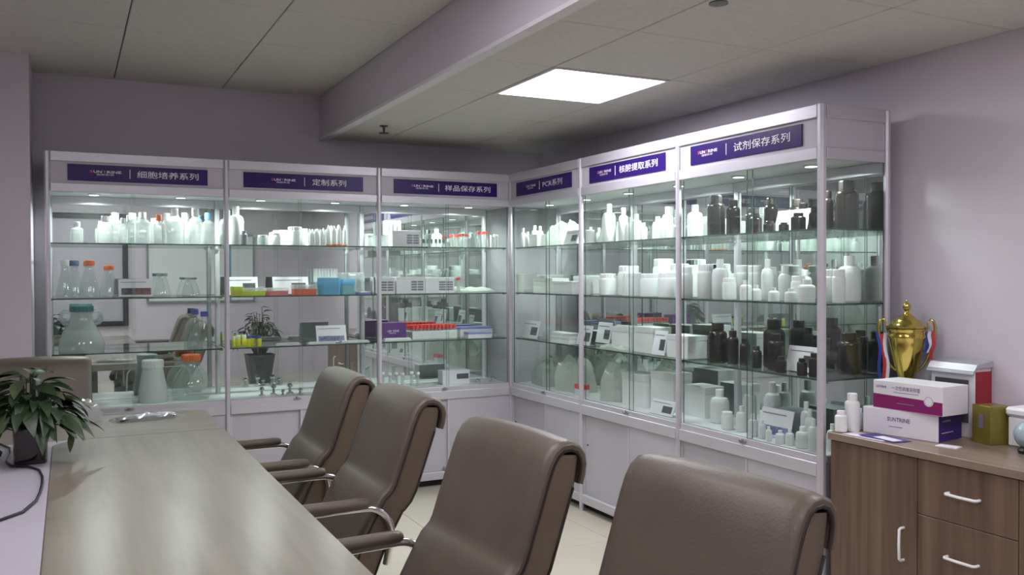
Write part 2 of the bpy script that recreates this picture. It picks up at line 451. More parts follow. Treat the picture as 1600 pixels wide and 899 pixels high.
# near wall, seen only in the showcase mirrors: white board, black framed panel
t = thing('white_board', 'large white wall board with a blue stripe, reflected in the showcase mirrors', 'board', (-1.15, NEAR_Y, 1.1))
MB().box(-0.72, 0.72, 0.002, 0.022, 0.03, 0.97).build('panel', 'board_white', t)
f = MB(); f.box(-0.75, 0.75, 0.002, 0.03, 0.0, 0.03); f.box(-0.75, 0.75, 0.002, 0.03, 0.97, 1.0); f.box(-0.75, -0.72, 0.002, 0.03, 0.03, 0.97); f.box(0.72, 0.75, 0.002, 0.03, 0.03, 0.97)
f.build('frame', 'grey_box', t)
MB().box(0.36, 0.41, 0.0225, 0.024, 0.03, 0.97).build('stripe', 'board_blue', t)
t = thing('framed_panel', 'tall black framed wall panel, reflected in the cell culture showcase mirror', 'frame', (-2.76, NEAR_Y, 0.79))
f = MB(); f.box(-0.62, 0.62, 0.002, 0.04, 0.0, 0.07); f.box(-0.62, 0.62, 0.002, 0.04, 1.5, 1.57); f.box(-0.62, -0.55, 0.002, 0.04, 0.07, 1.5); f.box(0.55, 0.62, 0.002, 0.04, 0.07, 1.5)
f.build('frame', 'black_plastic', t)
MB().box(-0.55, 0.55, 0.002, 0.012, 0.07, 1.5).build('panel', 'white_board', t)

# ------------------------------------------------------------------ showcases
CABS = {
    1: dict(loc=(-3, 0, 0), rot=0, name='cell culture', text='细胞培养系列', lay=(0.15, 0.37, 0.43, 0.48, 0.93), doors=0.457),
    2: dict(loc=(-2, 0, 0), rot=0, name='custom products', text='定制系列', lay=(0.22, 0.42, 0.495, 0.56, 0.85), doors=0.467),
    3: dict(loc=(-1, 0, 0), rot=0, name='sample storage', text='样品保存系列', lay=(0.16, 0.37, 0.42, 0.48, 0.93), doors=0.506),
    4: dict(loc=(0, 0, 0), rot=-PI / 2, name='PCR', text='PCR系列', lay=(0.19, 0.38, 0.45, 0.51, 0.85), doors=0.536),
    5: dict(loc=(0, -1, 0), rot=-PI / 2, name='nucleic acid', text='核酸提取系列', lay=(0.12, 0.32, 0.375, 0.43, 0.915), doors=0.535),
    6: dict(loc=(0, -2, 0), rot=-PI / 2, name='reagent storage', text='试剂保存系列', lay=(0.08, 0.275, 0.36, 0.43, 0.91), doors=0.534),
}
def cab_point(c, x, d, z):
    lx, ly, _ = CABS[c]['loc']
    return (lx + x, ly + d, z) if c <= 3 else (lx + d, ly - x, z)

def post(t, x, y, r=0.016):
    MB().lathe([(r, 0.0), (r, CAB_H - 0.004), (r * 0.8, CAB_H)], 8, x, y).build('post', 'aluminium', t)
def pane_box(name, t, x0, x1, y0, y1, z0, z1, mat='pane', axis=None):
    """glass sheet whose two large faces are clear and whose rim is dark green"""
    b = MB().box(x0, x1, y0, y1, z0, z1)
    d = [x1 - x0, y1 - y0, z1 - z0]; a = d.index(min(d))
    pairs = {2: (0, 1), 1: (2, 4), 0: (3, 5)}[a]
    b.m = [0 if i in pairs else 1 for i in range(6)]
    return b.build(name, [mat, 'glass_edge'], t)

def showcase(c):
    K = CABS[c]
    where = {1: 'beside the wall pier', 2: 'between the cell culture and sample storage showcases', 3: 'in the back corner',
             4: 'on the right wall by the corner', 5: 'between the PCR and reagent storage showcases', 6: 'beside the walnut cabinet'}[c]
    t = thing('display_cabinet', f"aluminium glass showcase with {K['name']} sign, {where}", 'display cabinet', K['loc'], K['rot'], 'glass showcases along the walls')
    R = 0.016
    end_l, end_r = c in (1, 4), c in (3, 6)
    # posts: each showcase owns the posts on its left; the last of a run also those on its right
    post(t, 0.0 if c != 4 else 0.0, 0.0); post(t, 0.0 if c != 1 else 0.0, CAB_D - R)
    if c == 6: post(t, 1.0, 0.0, 0.020); post(t, 1.0, CAB_D - R)
    if c == 3: post(t, 0.985 - R, CAB_D - R)
    a, b = R, 1 - R
    MB().cbox(a, b, -0.012, 0.020, 2.163, CAB_H, 0.003).build('top_rail', 'aluminium', t)
    MB().box(a, b, 0.000, 0.012, 2.037, 2.163).build('header_panel', 'header_board', t)
    MB().cbox(a, b, -0.012, 0.020, 1.985, 2.037, 0.003).build('header_rail', 'aluminium', t)
    # sign
    s0, s1, z0, z1 = 0.107, 0.889, 2.053, 2.150
    sg = MB().cbox(s0, s1, -0.006, -0.0005, z0, z1, 0.001).build('sign', 'sign_purple', t)
    W = s1 - s0; Hh = z1 - z0; l0, l1, dv, t0, t1 = K['lay']
    logo(sg, s0 + l0 * W, s0 + l1 * W, z0 + 0.36 * Hh, z0 + 0.66 * Hh, -0.0075)
    lettering(MB(), K['text'], s0 + t0 * W, s0 + t1 * W, z0 + 0.30 * Hh, z0 + 0.74 * Hh, -0.0075, 0.006).build('lettering', 'sign_white', sg)
    MB().box(s0 + dv * W - 0.002, s0 + dv * W + 0.002, -0.0075, -0.0062, z0 + 0.22 * Hh, z0 + 0.80 * Hh).build('divider', 'sign_white', sg)
    # interior
    x_end = {3: 0.985, 6: 1.0}.get(c, 0.9835); x_beg = 0.0 if end_l else -0.0155
    MB().box(x_beg, x_end, 0.021, CAB_D - 0.012, 1.992, 2.010).build('top_board', 'deck_board', t)
    MB().box(x_beg + 0.001, x_end - 0.0002, CAB_D - 0.010, CAB_D - 0.004, 0.702, 1.991).build('back_mirror', 'mirror', t)
    MB().box(x_beg, x_end, CAB_D - 0.003, CAB_D, 0.05, CAB_H - 0.02).build('back_board', 'white_board', t)
    MB().cbox(x_beg + 0.001, x_end - 0.001, CAB_D - 0.028, CAB_D - 0.0105, 1.940, 1.9915, 0.002).build('back_rail', 'aluminium', t)
    for z in SHELF[:3]:
        sh = pane_box('glass_shelf', t, 0.006, x_end - 0.006, 0.034, CAB_D - 0.014, z - 0.008, z, 'shelf_glass')
        for bx in (0.004, x_end - 0.022):
            for by in (0.045, 0.36): MB().box(bx, bx + 0.018, by, by + 0.015, z - 0.016, z - 0.009).build('shelf_bracket', 'lock_metal', sh)
    d = K['doors']
    pane_box('glass_door', t, a, d + 0.012, 0.018, 0.023, 0.703, 1.985)
    dr = pane_box('glass_door', t, d - 0.012, b, 0.006, 0.011, 0.703, 1.985)
    lk = MB().lathe([(0.009, 0), (0.009, 0.022), (0.007, 0.024)], 12)
    lk.v = [(x + d - 0.03, -z + 0.002, y + 0.69) for x, y, z in lk.v]; lk.box(d - 0.055, d - 0.005, -0.008, 0.003, 0.682, 0.690)
    lk.build('door_lock', 'lock_metal', dr)
    MB().box(x_beg, x_end, 0.024, CAB_D - 0.011, 0.682, SHELF[3]).build('deck', 'deck_board', t)
    # rails under the glass
    tr = MB().cbox(a, b, -0.002, 0.026, 0.672, 0.702, 0.002); tr.box(a, b, -0.004, -0.001, 0.672, 0.680)
    tr.build('door_track', 'aluminium', t)
    MB().cbox(a, b, -0.012, 0.020, 0.612, 0.672, 0.003).build('base_rail', 'aluminium', t)
    MB().cbox(a, b, -0.012, 0.020, 0.050, 0.105, 0.003).build('bottom_rail', 'aluminium', t)
    # lower sliding doors, left one set back
    dl = MB().box(a, d + 0.02, 0.012, 0.018, 0.106, 0.611).build('lower_door', 'white_board', t)
    MB().box(a, a + 0.012, 0.004, 0.0115, 0.106, 0.611).build('door_edge', 'aluminium', dl)
    MB().box(d - 0.010, d + 0.0035, -0.006, 0.0115, 0.106, 0.611).build('door_edge', 'aluminium', dl)
    kh = MB().lathe([(0.006, 0), (0.006, 0.003)], 10); kh.v = [(x + 0.055, 0.0119 - z, y + 0.42) for x, y, z in kh.v]; kh.build('keyhole', 'black_plastic', dl)
    d2 = MB().box(d + 0.004, b, -0.002, 0.004, 0.106, 0.611).build('lower_door', 'white_board', t)
    kn = MB().lathe([(0.010, 0), (0.012, 0.014), (0.008, 0.018)], 12); kn.v = [(x + d - 0.035, 0.004 - z, y + 0.125) for x, y, z in kn.v]; kn.build('door_knob', 'lock_metal', dl, 40)
    MB().box(0.01, x_end - 0.01, 0.05, CAB_D - 0.02, 0.0, 0.050).build('plinth', 'dark_gap', t)
    MB().box(x_beg, x_end, 0.021, CAB_D - 0.004, 0.050, 0.066).build('bottom_board', 'white_board', t)
    # closed ends of a run
    for side, on in ((0, end_l), (1, end_r)):
        if not on: continue
        e0, e1 = (0.001, 0.006) if side == 0 else (x_end - 0.006, x_end - 0.001)
        f0, f1 = (0.024, CAB_D - 2 * R - 0.002)
        pane_box('glass_side', t, e0, e1, f0, f1, 0.703, 1.985)
        MB().box(e0, e1, f0, f1, 0.066, 0.672).build('side_panel', 'white_board', t)
        g0, g1 = (-0.008, 0.012) if side == 0 else (x_end - 0.012, x_end + 0.008)
        MB().cbox(g0, g1, f0, f1, 0.672, 0.702, 0.002).build('side_rail', 'aluminium', t)
        MB().cbox(g0, g1, f0, f1, 2.163, CAB_H, 0.003).build('side_rail', 'aluminium', t)
        MB().cbox(g0, g1, f0, f1, 1.985, 2.037, 0.003).build('side_rail', 'aluminium', t)
        MB().box(e0, e1, f0, f1, 2.037, 2.163).build('side_header_panel', 'header_board', t)
    # downlights set into the top board
    for lx in (0.25, 0.75):
        dn = MB().lathe([(0.036, 1.9915), (0.036, 1.987), (0.029, 1.986)], 18, lx, 0.19).build('downlight', 'aluminium', t, 30)
        MB().lathe([(0.028, 1.9855), (0.027, 1.9845)], 18, lx, 0.19).build('lens', 'led_disc', dn)
        ld = bpy.data.lights.new('downlight_bulb', 'AREA'); ld.shape = 'DISK'; ld.size = 0.055; ld.energy = LED_POWER; ld.color = (0.90, 1.0, 0.955); ld.spread = math.radians(165)
        lo = bpy.data.objects.new('downlight_bulb', ld); COL.objects.link(lo); lo.parent = dn; lo.location = (lx, 0.19, 1.980)
    return t
for c in CABS: showcase(c)

# ------------------------------------------------------------------ conference table: a ring of wood around a white centre
t = thing('conference_table', 'long wood grain conference table with a white centre panel', 'table', (-3.31, -2.9, 0))
OX, IX = 1.04, 0.35            # outer and inner half widths
FY, FI, NY = 1.90, 1.25, -1.70 # far end, far inner edge, near end
zt, zb = TABLE_Z, TABLE_Z - 0.05
def slab_part(outline, name, mat):
    rings = [[(x, y, zb) for x, y in outline], [(x, y, zt - 0.003) for x, y in outline]]
    cx = sum(p[0] for p in outline) / len(outline); cy = sum(p[1] for p in outline) / len(outline)
    rings.append([(x + (0.003 if x < cx else -0.003) * (abs(x - cx) > 0.02), y + (0.003 if y < cy else -0.003) * (abs(y - cy) > 0.02), zt) for x, y in outline])
    return MB().extrude(rings).build(name, mat, t)
def arc(cx, cy, r, a0, a1, n=8):
    return [(cx + r * math.cos(a0 + (a1 - a0) * i / n), cy + r * math.sin(a0 + (a1 - a0) * i / n)) for i in range(n + 1)]
# far end with its outer corners slightly rounded
slab_part([(-OX, FI + 0.002)] + [(OX, FI + 0.002)] + arc(OX - 0.04, FY - 0.04, 0.04, 0, PI / 2) + arc(-OX + 0.04, FY - 0.04, 0.04, PI / 2, PI), 'end_top', 'table_wood_end')
slab_part([(IX, NY), (OX, NY), (OX, FI), (IX + 0.14, FI)] + arc(IX + 0.14, FI - 0.14, 0.14, PI / 2, PI, 8)[1:], 'side_top', 'table_wood')
slab_part([(-OX, NY), (-IX, NY)] + arc(-IX - 0.14, FI - 0.14, 0.14, 0, PI / 2, 8) + [(-OX, FI)], 'side_top', 'table_wood')
MB().box(-IX - 0.16, IX + 0.16, NY + 0.01, FI + 0.20, 0.705, 0.7495).build('centre_support', 'desk_white', t)
inner = [(-IX + 0.001, NY + 0.005), (IX - 0.001, NY + 0.005)] + arc(IX + 0.139, FI - 0.14, 0.14, PI, PI / 2, 8) + [(IX + 0.14, FI + 0.001), (-IX - 0.14, FI + 0.001)] + arc(-IX - 0.139, FI - 0.14, 0.14, PI / 2, 0, 8)
MB().extrude([[(x, y, 0.75) for x, y in inner], [(x, y, 0.7998) for x, y in inner]]).build('centre_panel', 'desk_white', t)
for s in (-1, 1):
    MB().box(s * 0.60 - 0.025, s * 0.60 + 0.025, NY + 0.25, FY - 0.45, 0.0, 0.704).build('pedestal_panel', 'table_wood', t)
MB().box(-0.57, 0.57, FY - 0.50, FY - 0.455, 0.0, 0.704).build('pedestal_panel', 'table_wood_end', t)

# ------------------------------------------------------------------ chairs
def chair_profile():
    """front line of the back cushion as (y, z), from the seat to the roll over the top and down behind"""
    pts = [(0.030, 0.44), (0.046, 0.50), (0.070, 0.56), (0.096, 0.62), (0.124, 0.67), (0.148, 0.712), (0.164, 0.738), (0.180, 0.752),
           (0.192, 0.764), (0.200, 0.780), (0.207, 0.80), (0.228, 0.86), (0.249, 0.92), (0.268, 0.975), (0.285, 1.015), (0.303, 1.042), (0.330, 1.060), (0.362, 1.062), (0.390, 1.050), (0.408, 1.026), (0.413, 0.998), (0.409, 0.970), (0.401, 0.944)]
    return pts
def offset(pts, d):
    out = []
    for i, p in enumerate(pts):
        a = pts[max(i - 1, 0)]; b = pts[min(i + 1, len(pts) - 1)]
        ty, tz = b[0] - a[0], b[1] - a[1]; l = math.hypot(ty, tz)
        out.append((p[0] + tz / l * d, p[1] - ty / l * d))
    return out
def make_chair(label, group):
    t = thing('conference_chair', label, 'chair', (0, 0, 0), 0, group)
    P = chair_profile(); Q = offset(P, 0.022)
    W = 0.255
    cu = MB(); rings = []
    for x, k in ((-W, -0.010), (-W + 0.006, -0.003), (-W + 0.03, 0.001), (-W * 0.5, 0.006), (0, 0.008), (W * 0.5, 0.006), (W - 0.03, 0.001), (W - 0.006, -0.003), (W, -0.010)):
        o = offset(P, -k)
        rings.append([(x, a, b) for a, b in o] + [(x, a, b) for a, b in reversed(Q)])
    cu.extrude(rings).build('back_cushion', 'leather', t, 40)
    # body behind the cushion
    n = 15
    F = offset(P[:n], 0.020); B = offset(P[:n], 0.108)
    F[-1] = (0.316, 1.030); B[-1] = (0.384, 1.024)
    bo = MB(); rings = []
    for x, k in ((-W + 0.002, 0.012), (-W + 0.008, 0.0), (W - 0.008, 0.0), (W - 0.002, 0.012)):
        B2 = offset(P[:n], 0.108 - k); B2[-1] = (0.384 - k, 1.024)
        rings.append([(x, a, b) for a, b in F] + [(x, a, b) for a, b in reversed(B2)])
    bo.extrude(rings).build('back_shell', 'leather_side_lit', t, 40)
    for s in (-1, 1):
        pi_ = MB(); x = s * (W - 0.002)
        pi_.tube([(x, a, b) for a, b in offset(P, 0.0235)], 0.0052, 6)
        MB().tube([(s * (W - 0.003), a, b) for a, b in offset(P[:n - 1], 0.102)], 0.0042, 6).build('piping', 'piping', t, 60)
        pi_.build('piping', 'piping', t, 60)
    # seat
    se = MB(); rings = []
    for x, k in ((-W, 0.02), (-W + 0.02, 0.004), (-W * 0.5, 0.0), (W * 0.5, 0.0), (W - 0.02, 0.004), (W, 0.02)):
        rings.append([(x, y, z) for y, z in ((0.06, 0.40), (0.06, 0.50 - k), (-0.10, 0.505 - k), (-0.30, 0.50 - k), (-0.37, 0.485 - k), (-0.395, 0.455), (-0.38, 0.415), (-0.30, 0.40))])
    se.extrude(rings).build('seat', 'leather', t, 45)
    # chrome loops with padded arms
    for s in (-1, 1):
        x = s * 0.272
        pts = [(s * 0.245, 0.185, 0.50), (s * 0.262, 0.192, 0.56)] + [(x, 0.105 + 0.09 * math.cos(a), 0.615 + 0.09 * math.sin(a)) for a in [PI * k / 14 for k in range(0, 8)]]
        pts += [(x, 0.0, 0.705), (x, -0.22, 0.700)] + [(x, -0.26 + 0.06 * math.cos(PI / 2 + a), 0.64 + 0.06 * math.sin(PI / 2 + a)) for a in [PI / 2 * k / 6 for k in range(0, 7)]]
        pts += [(x, -0.33, 0.40), (x, -0.34, 0.10)] + [(x, -0.275 + 0.065 * math.cos(PI + a), 0.08 + 0.065 * math.sin(PI + a)) for a in [PI / 2 * k / 6 for k in range(0, 7)]]
        pts += [(x, 0.10, 0.0145), (x, 0.22, 0.0145)]
        MB().tube(pts, 0.0130, 12).build('frame', 'chrome', t, 60)
        ap = MB(); rings = []
        for y, k in ((0.115, 0.014), (0.105, 0.004), (0.08, 0.0), (-0.10, -0.002), (-0.24, 0.0), (-0.27, 0.004), (-0.28, 0.014)):
            w = 0.024 - k * 0.6; z = 0.722
            rings.append([(x + w * math.cos(a), y, z + (0.020 - k * 0.6) * math.sin(a)) for a in [2 * PI * i / 12 for i in range(12)]])
        ap.extrude(rings).build('arm_pad', 'leather', t, 60)
    cr = MB(); cr.tube([(-0.272, 0.22, 0.0145), (0.272, 0.22, 0.0145)], 0.012, 10); cr.tube([(-0.272, -0.10, 0.385), (0.272, -0.10, 0.385)], 0.012, 10)
    cr.tube([(-0.272, -0.331, 0.385), (-0.25, -0.10, 0.388)], 0.011, 10); cr.tube([(0.272, -0.331, 0.385), (0.25, -0.10, 0.388)], 0.011, 10)
    cr.build('crossbar', 'chrome', t, 60)
    return t
def copy_thing(root, label=None):
    r = root.copy(); COL.objects.link(r)
    if label: r['label'] = label
    for ch in root.children:
        c = ch.copy(); COL.objects.link(c); c.parent = r
        for g in ch.children:
            d = g.copy(); COL.objects.link(d); d.parent = c
    return r
grp = 'brown leather conference chairs around the table'
chair = make_chair('brown leather chair on the long table side, at the end nearest the back showcases', grp)
chair.location = (-2.135, -1.93, 0); chair.rotation_euler.z = -PI / 2 + 0.0
for loc, rz, lab in (((-2.115, -2.665, 0), -PI / 2 + 0.01, 'brown leather chair on the long table side, second from the back showcases'),
                     ((-2.118, -3.625, 0), -PI / 2 + 0.075, 'brown leather chair on the long table side, third from the back showcases'),
                     ((-1.975, -4.345, 0), -PI / 2 + 0.12, 'brown leather chair on the long table side, farthest from the back showcases'),
                     ((-3.045, -0.90, 0), 0.0, 'brown leather chair at the table head beside the wall pier')):
    c = copy_thing(chair, lab); c.location = loc; c.rotation_euler.z = rz

# ------------------------------------------------------------------ things in the showcases
SHELF_NAME = ['top glass shelf', 'middle glass shelf', 'lowest glass shelf', 'base deck']
PLACED = []
def size_word(h): return 'tall' if h > 0.195 else ('medium' if h > 0.125 else 'small')
def place(name, noun, cat, c, s, x, d, rot=0.0, adj='', group=True):
    lab = f"{adj + ' ' if adj else ''}{noun} on the {SHELF_NAME[s]} of the {CABS[c]['name']} showcase"
    t = thing(name, lab, cat, cab_point(c, x, d, SHELF[s] + 0.0004), CABS[c]['rot'] + rot)
    PLACED.append((t, adj, noun, c, s, x))
    if group: t['group'] = f"{noun}s, {SHELF_NAME[s]}, {CABS[c]['name']} showcase"
    return t
def ribbed_cap(t, r, z0, z1, mat, n=24, cx=0, cy=0):
    b = MB(); V = []; F = []
    prof = [(r, z0), (r, z1 - 0.12 * (z1 - z0)), (r * 0.93, z1)]
    for q, (rr, z) in enumerate(prof):
        for i in range(n):
            a = 2 * PI * i / n; k = rr * (1.0 if i % 2 else 0.965)
            V.append((cx + k * math.cos(a), cy + k * math.sin(a), z))
    for j in range(2):
        for i in range(n): F.append((j * n + i, j * n + (i + 1) % n, (j + 1) * n + (i + 1) % n, (j + 1) * n + i))
    F.append(tuple(range(n - 1, -1, -1))); F.append(tuple(range(2 * n, 3 * n)))
    return b.add(V, F).build('cap', mat, t)
def round_bottle(t, w, h, body, cap, wide=False):
    r = w / 2
    if wide: bh, nk, cr, c0 = 0.74 * h, 0.60 * r, 0.66 * r, 0.82 * h
    else: bh, nk, cr, c0 = 0.66 * h, 0.36 * r, 0.44 * r, 0.80 * h
    MB().lathe([(r * 0.90, 0), (r, 0.03 * h), (r, bh * 0.93), (r * 0.97, bh), (r * 0.84, bh + (c0 - bh) * 0.55), (nk * 1.02, c0 - 0.01 * h), (nk, c0 + 0.02 * h)], 24).build('body', body, t, 35)
    ribbed_cap(t, cr, c0, h, cap)
    if not wide: MB().lathe([(nk * 1.25, c0 - 0.022 * h), (nk * 1.25, c0 - 0.004 * h)], 20).build('neck_ring', body, t, 35)
def square_bottle(t, w, h, body, cap):
    r = w / 2; bh = 0.64 * h
    MB().lathe([(r * 0.93, 0), (r, 0.02 * h), (r, bh), (r * 0.93, bh + 0.04 * h), (r * 0.50, 0.76 * h), (r * 0.45, 0.79 * h), (r * 0.45, 0.82 * h)], 28, sq=6).build('body', body, t, 35)
    ribbed_cap(t, min(r * 0.58, 0.022), 0.79 * h, h, cap)
def jar(t, w, h, body, cap):
    r = w / 2
    MB().lathe([(r * 0.92, 0), (r, 0.03 * h), (r, 0.72 * h), (r * 0.94, 0.78 * h), (r * 0.80, 0.81 * h), (r * 0.80, 0.84 * h)], 26).build('body', body, t, 35)
    ribbed_cap(t, r * 0.90, 0.80 * h, h, cap, 36)
def flask(t, w, h, body, cap, neck=0.30):
    r = w / 2; n = r * neck
    MB().lathe([(r * 0.90, 0), (r, 0.03 * h), (r * 0.97, 0.10 * h), (n * 1.25, 0.70 * h), (n, 0.76 * h), (n, 0.88 * h)], 28).build('body', body, t, 40)
    ribbed_cap(t, n * 1.3, 0.86 * h, h, cap)
def carton(t, w, dp, h, mat, lid=None, lid_h=0.0):
    MB().cbox(-w / 2, w / 2, -dp / 2, dp / 2, 0, h - lid_h, 0.0012).build('body', mat, t)
    if lid: MB().cbox(-w / 2 - 0.002, w / 2 + 0.002, -dp / 2 - 0.002, dp / 2 + 0.002, h - lid_h, h, 0.0012).build('lid', lid, t)
def printed(t, name, x0, x1, z0, z1, y, mat): return MB().box(x0, x1, y - 0.0012, y - 0.0002, z0, z1).build(name, mat, t)
def tip_box(t, w, dp, h, body, lid):
    MB().lathe([(w / 2 * 0.92, 0), (w / 2 * 0.96, h * 0.58)], 24, sq=9).build('body', body, t, 35)
    MB().lathe([(w / 2, h * 0.58), (w / 2, h * 0.68), (w / 2 * 0.95, h * 0.97), (w / 2 * 0.90, h)], 24, sq=9).build('lid', lid, t, 35)
    for o in t.children[-2:]: o.scale.y = dp / w
def lumpy_bag(t, w, dp, h, film='bag_full', seed=0, flat=False):
    rnd = random.Random(seed); b = MB(); n, m = 22, 10; V = []; F = []
    ph = [rnd.uniform(0, 6.28) for _ in range(8)]
    for j in range(m + 1):
        v = j / m * PI / 2 if not flat else j / m * PI / 2
        for i in range(n):
            a = 2 * PI * i / n
            k = 1 + 0.10 * math.sin(3 * a + ph[0]) + 0.07 * math.sin(5 * a + ph[1] + 2 * v) + 0.05 * math.sin(9 * a + ph[2] + 5 * v)
            q = 1 + 0.16 * math.sin(4 * a + ph[3]) * math.sin(3 * v) + 0.10 * math.sin(7 * a + ph[4] + 3 * v)
            e = 0.55
            cr = math.cos(v) ** e if j < m else 0.0
            V.append((w / 2 * 0.85 * k * cr * math.copysign(abs(math.cos(a)) ** 0.6, math.cos(a)), dp / 2 * 0.85 * k * cr * math.copysign(abs(math.sin(a)) ** 0.6, math.sin(a)), h * 0.92 * math.sin(v) ** 0.8 * (q if 0 < j < m else 1)))
    for j in range(m):
        for i in range(n): F.append((j * n + i, j * n + (i + 1) % n, (j + 1) * n + (i + 1) % n, (j + 1) * n + i))
    F.append(tuple(range(n - 1, -1, -1)))
    b.add(V, F).build('film', film, t, 28)

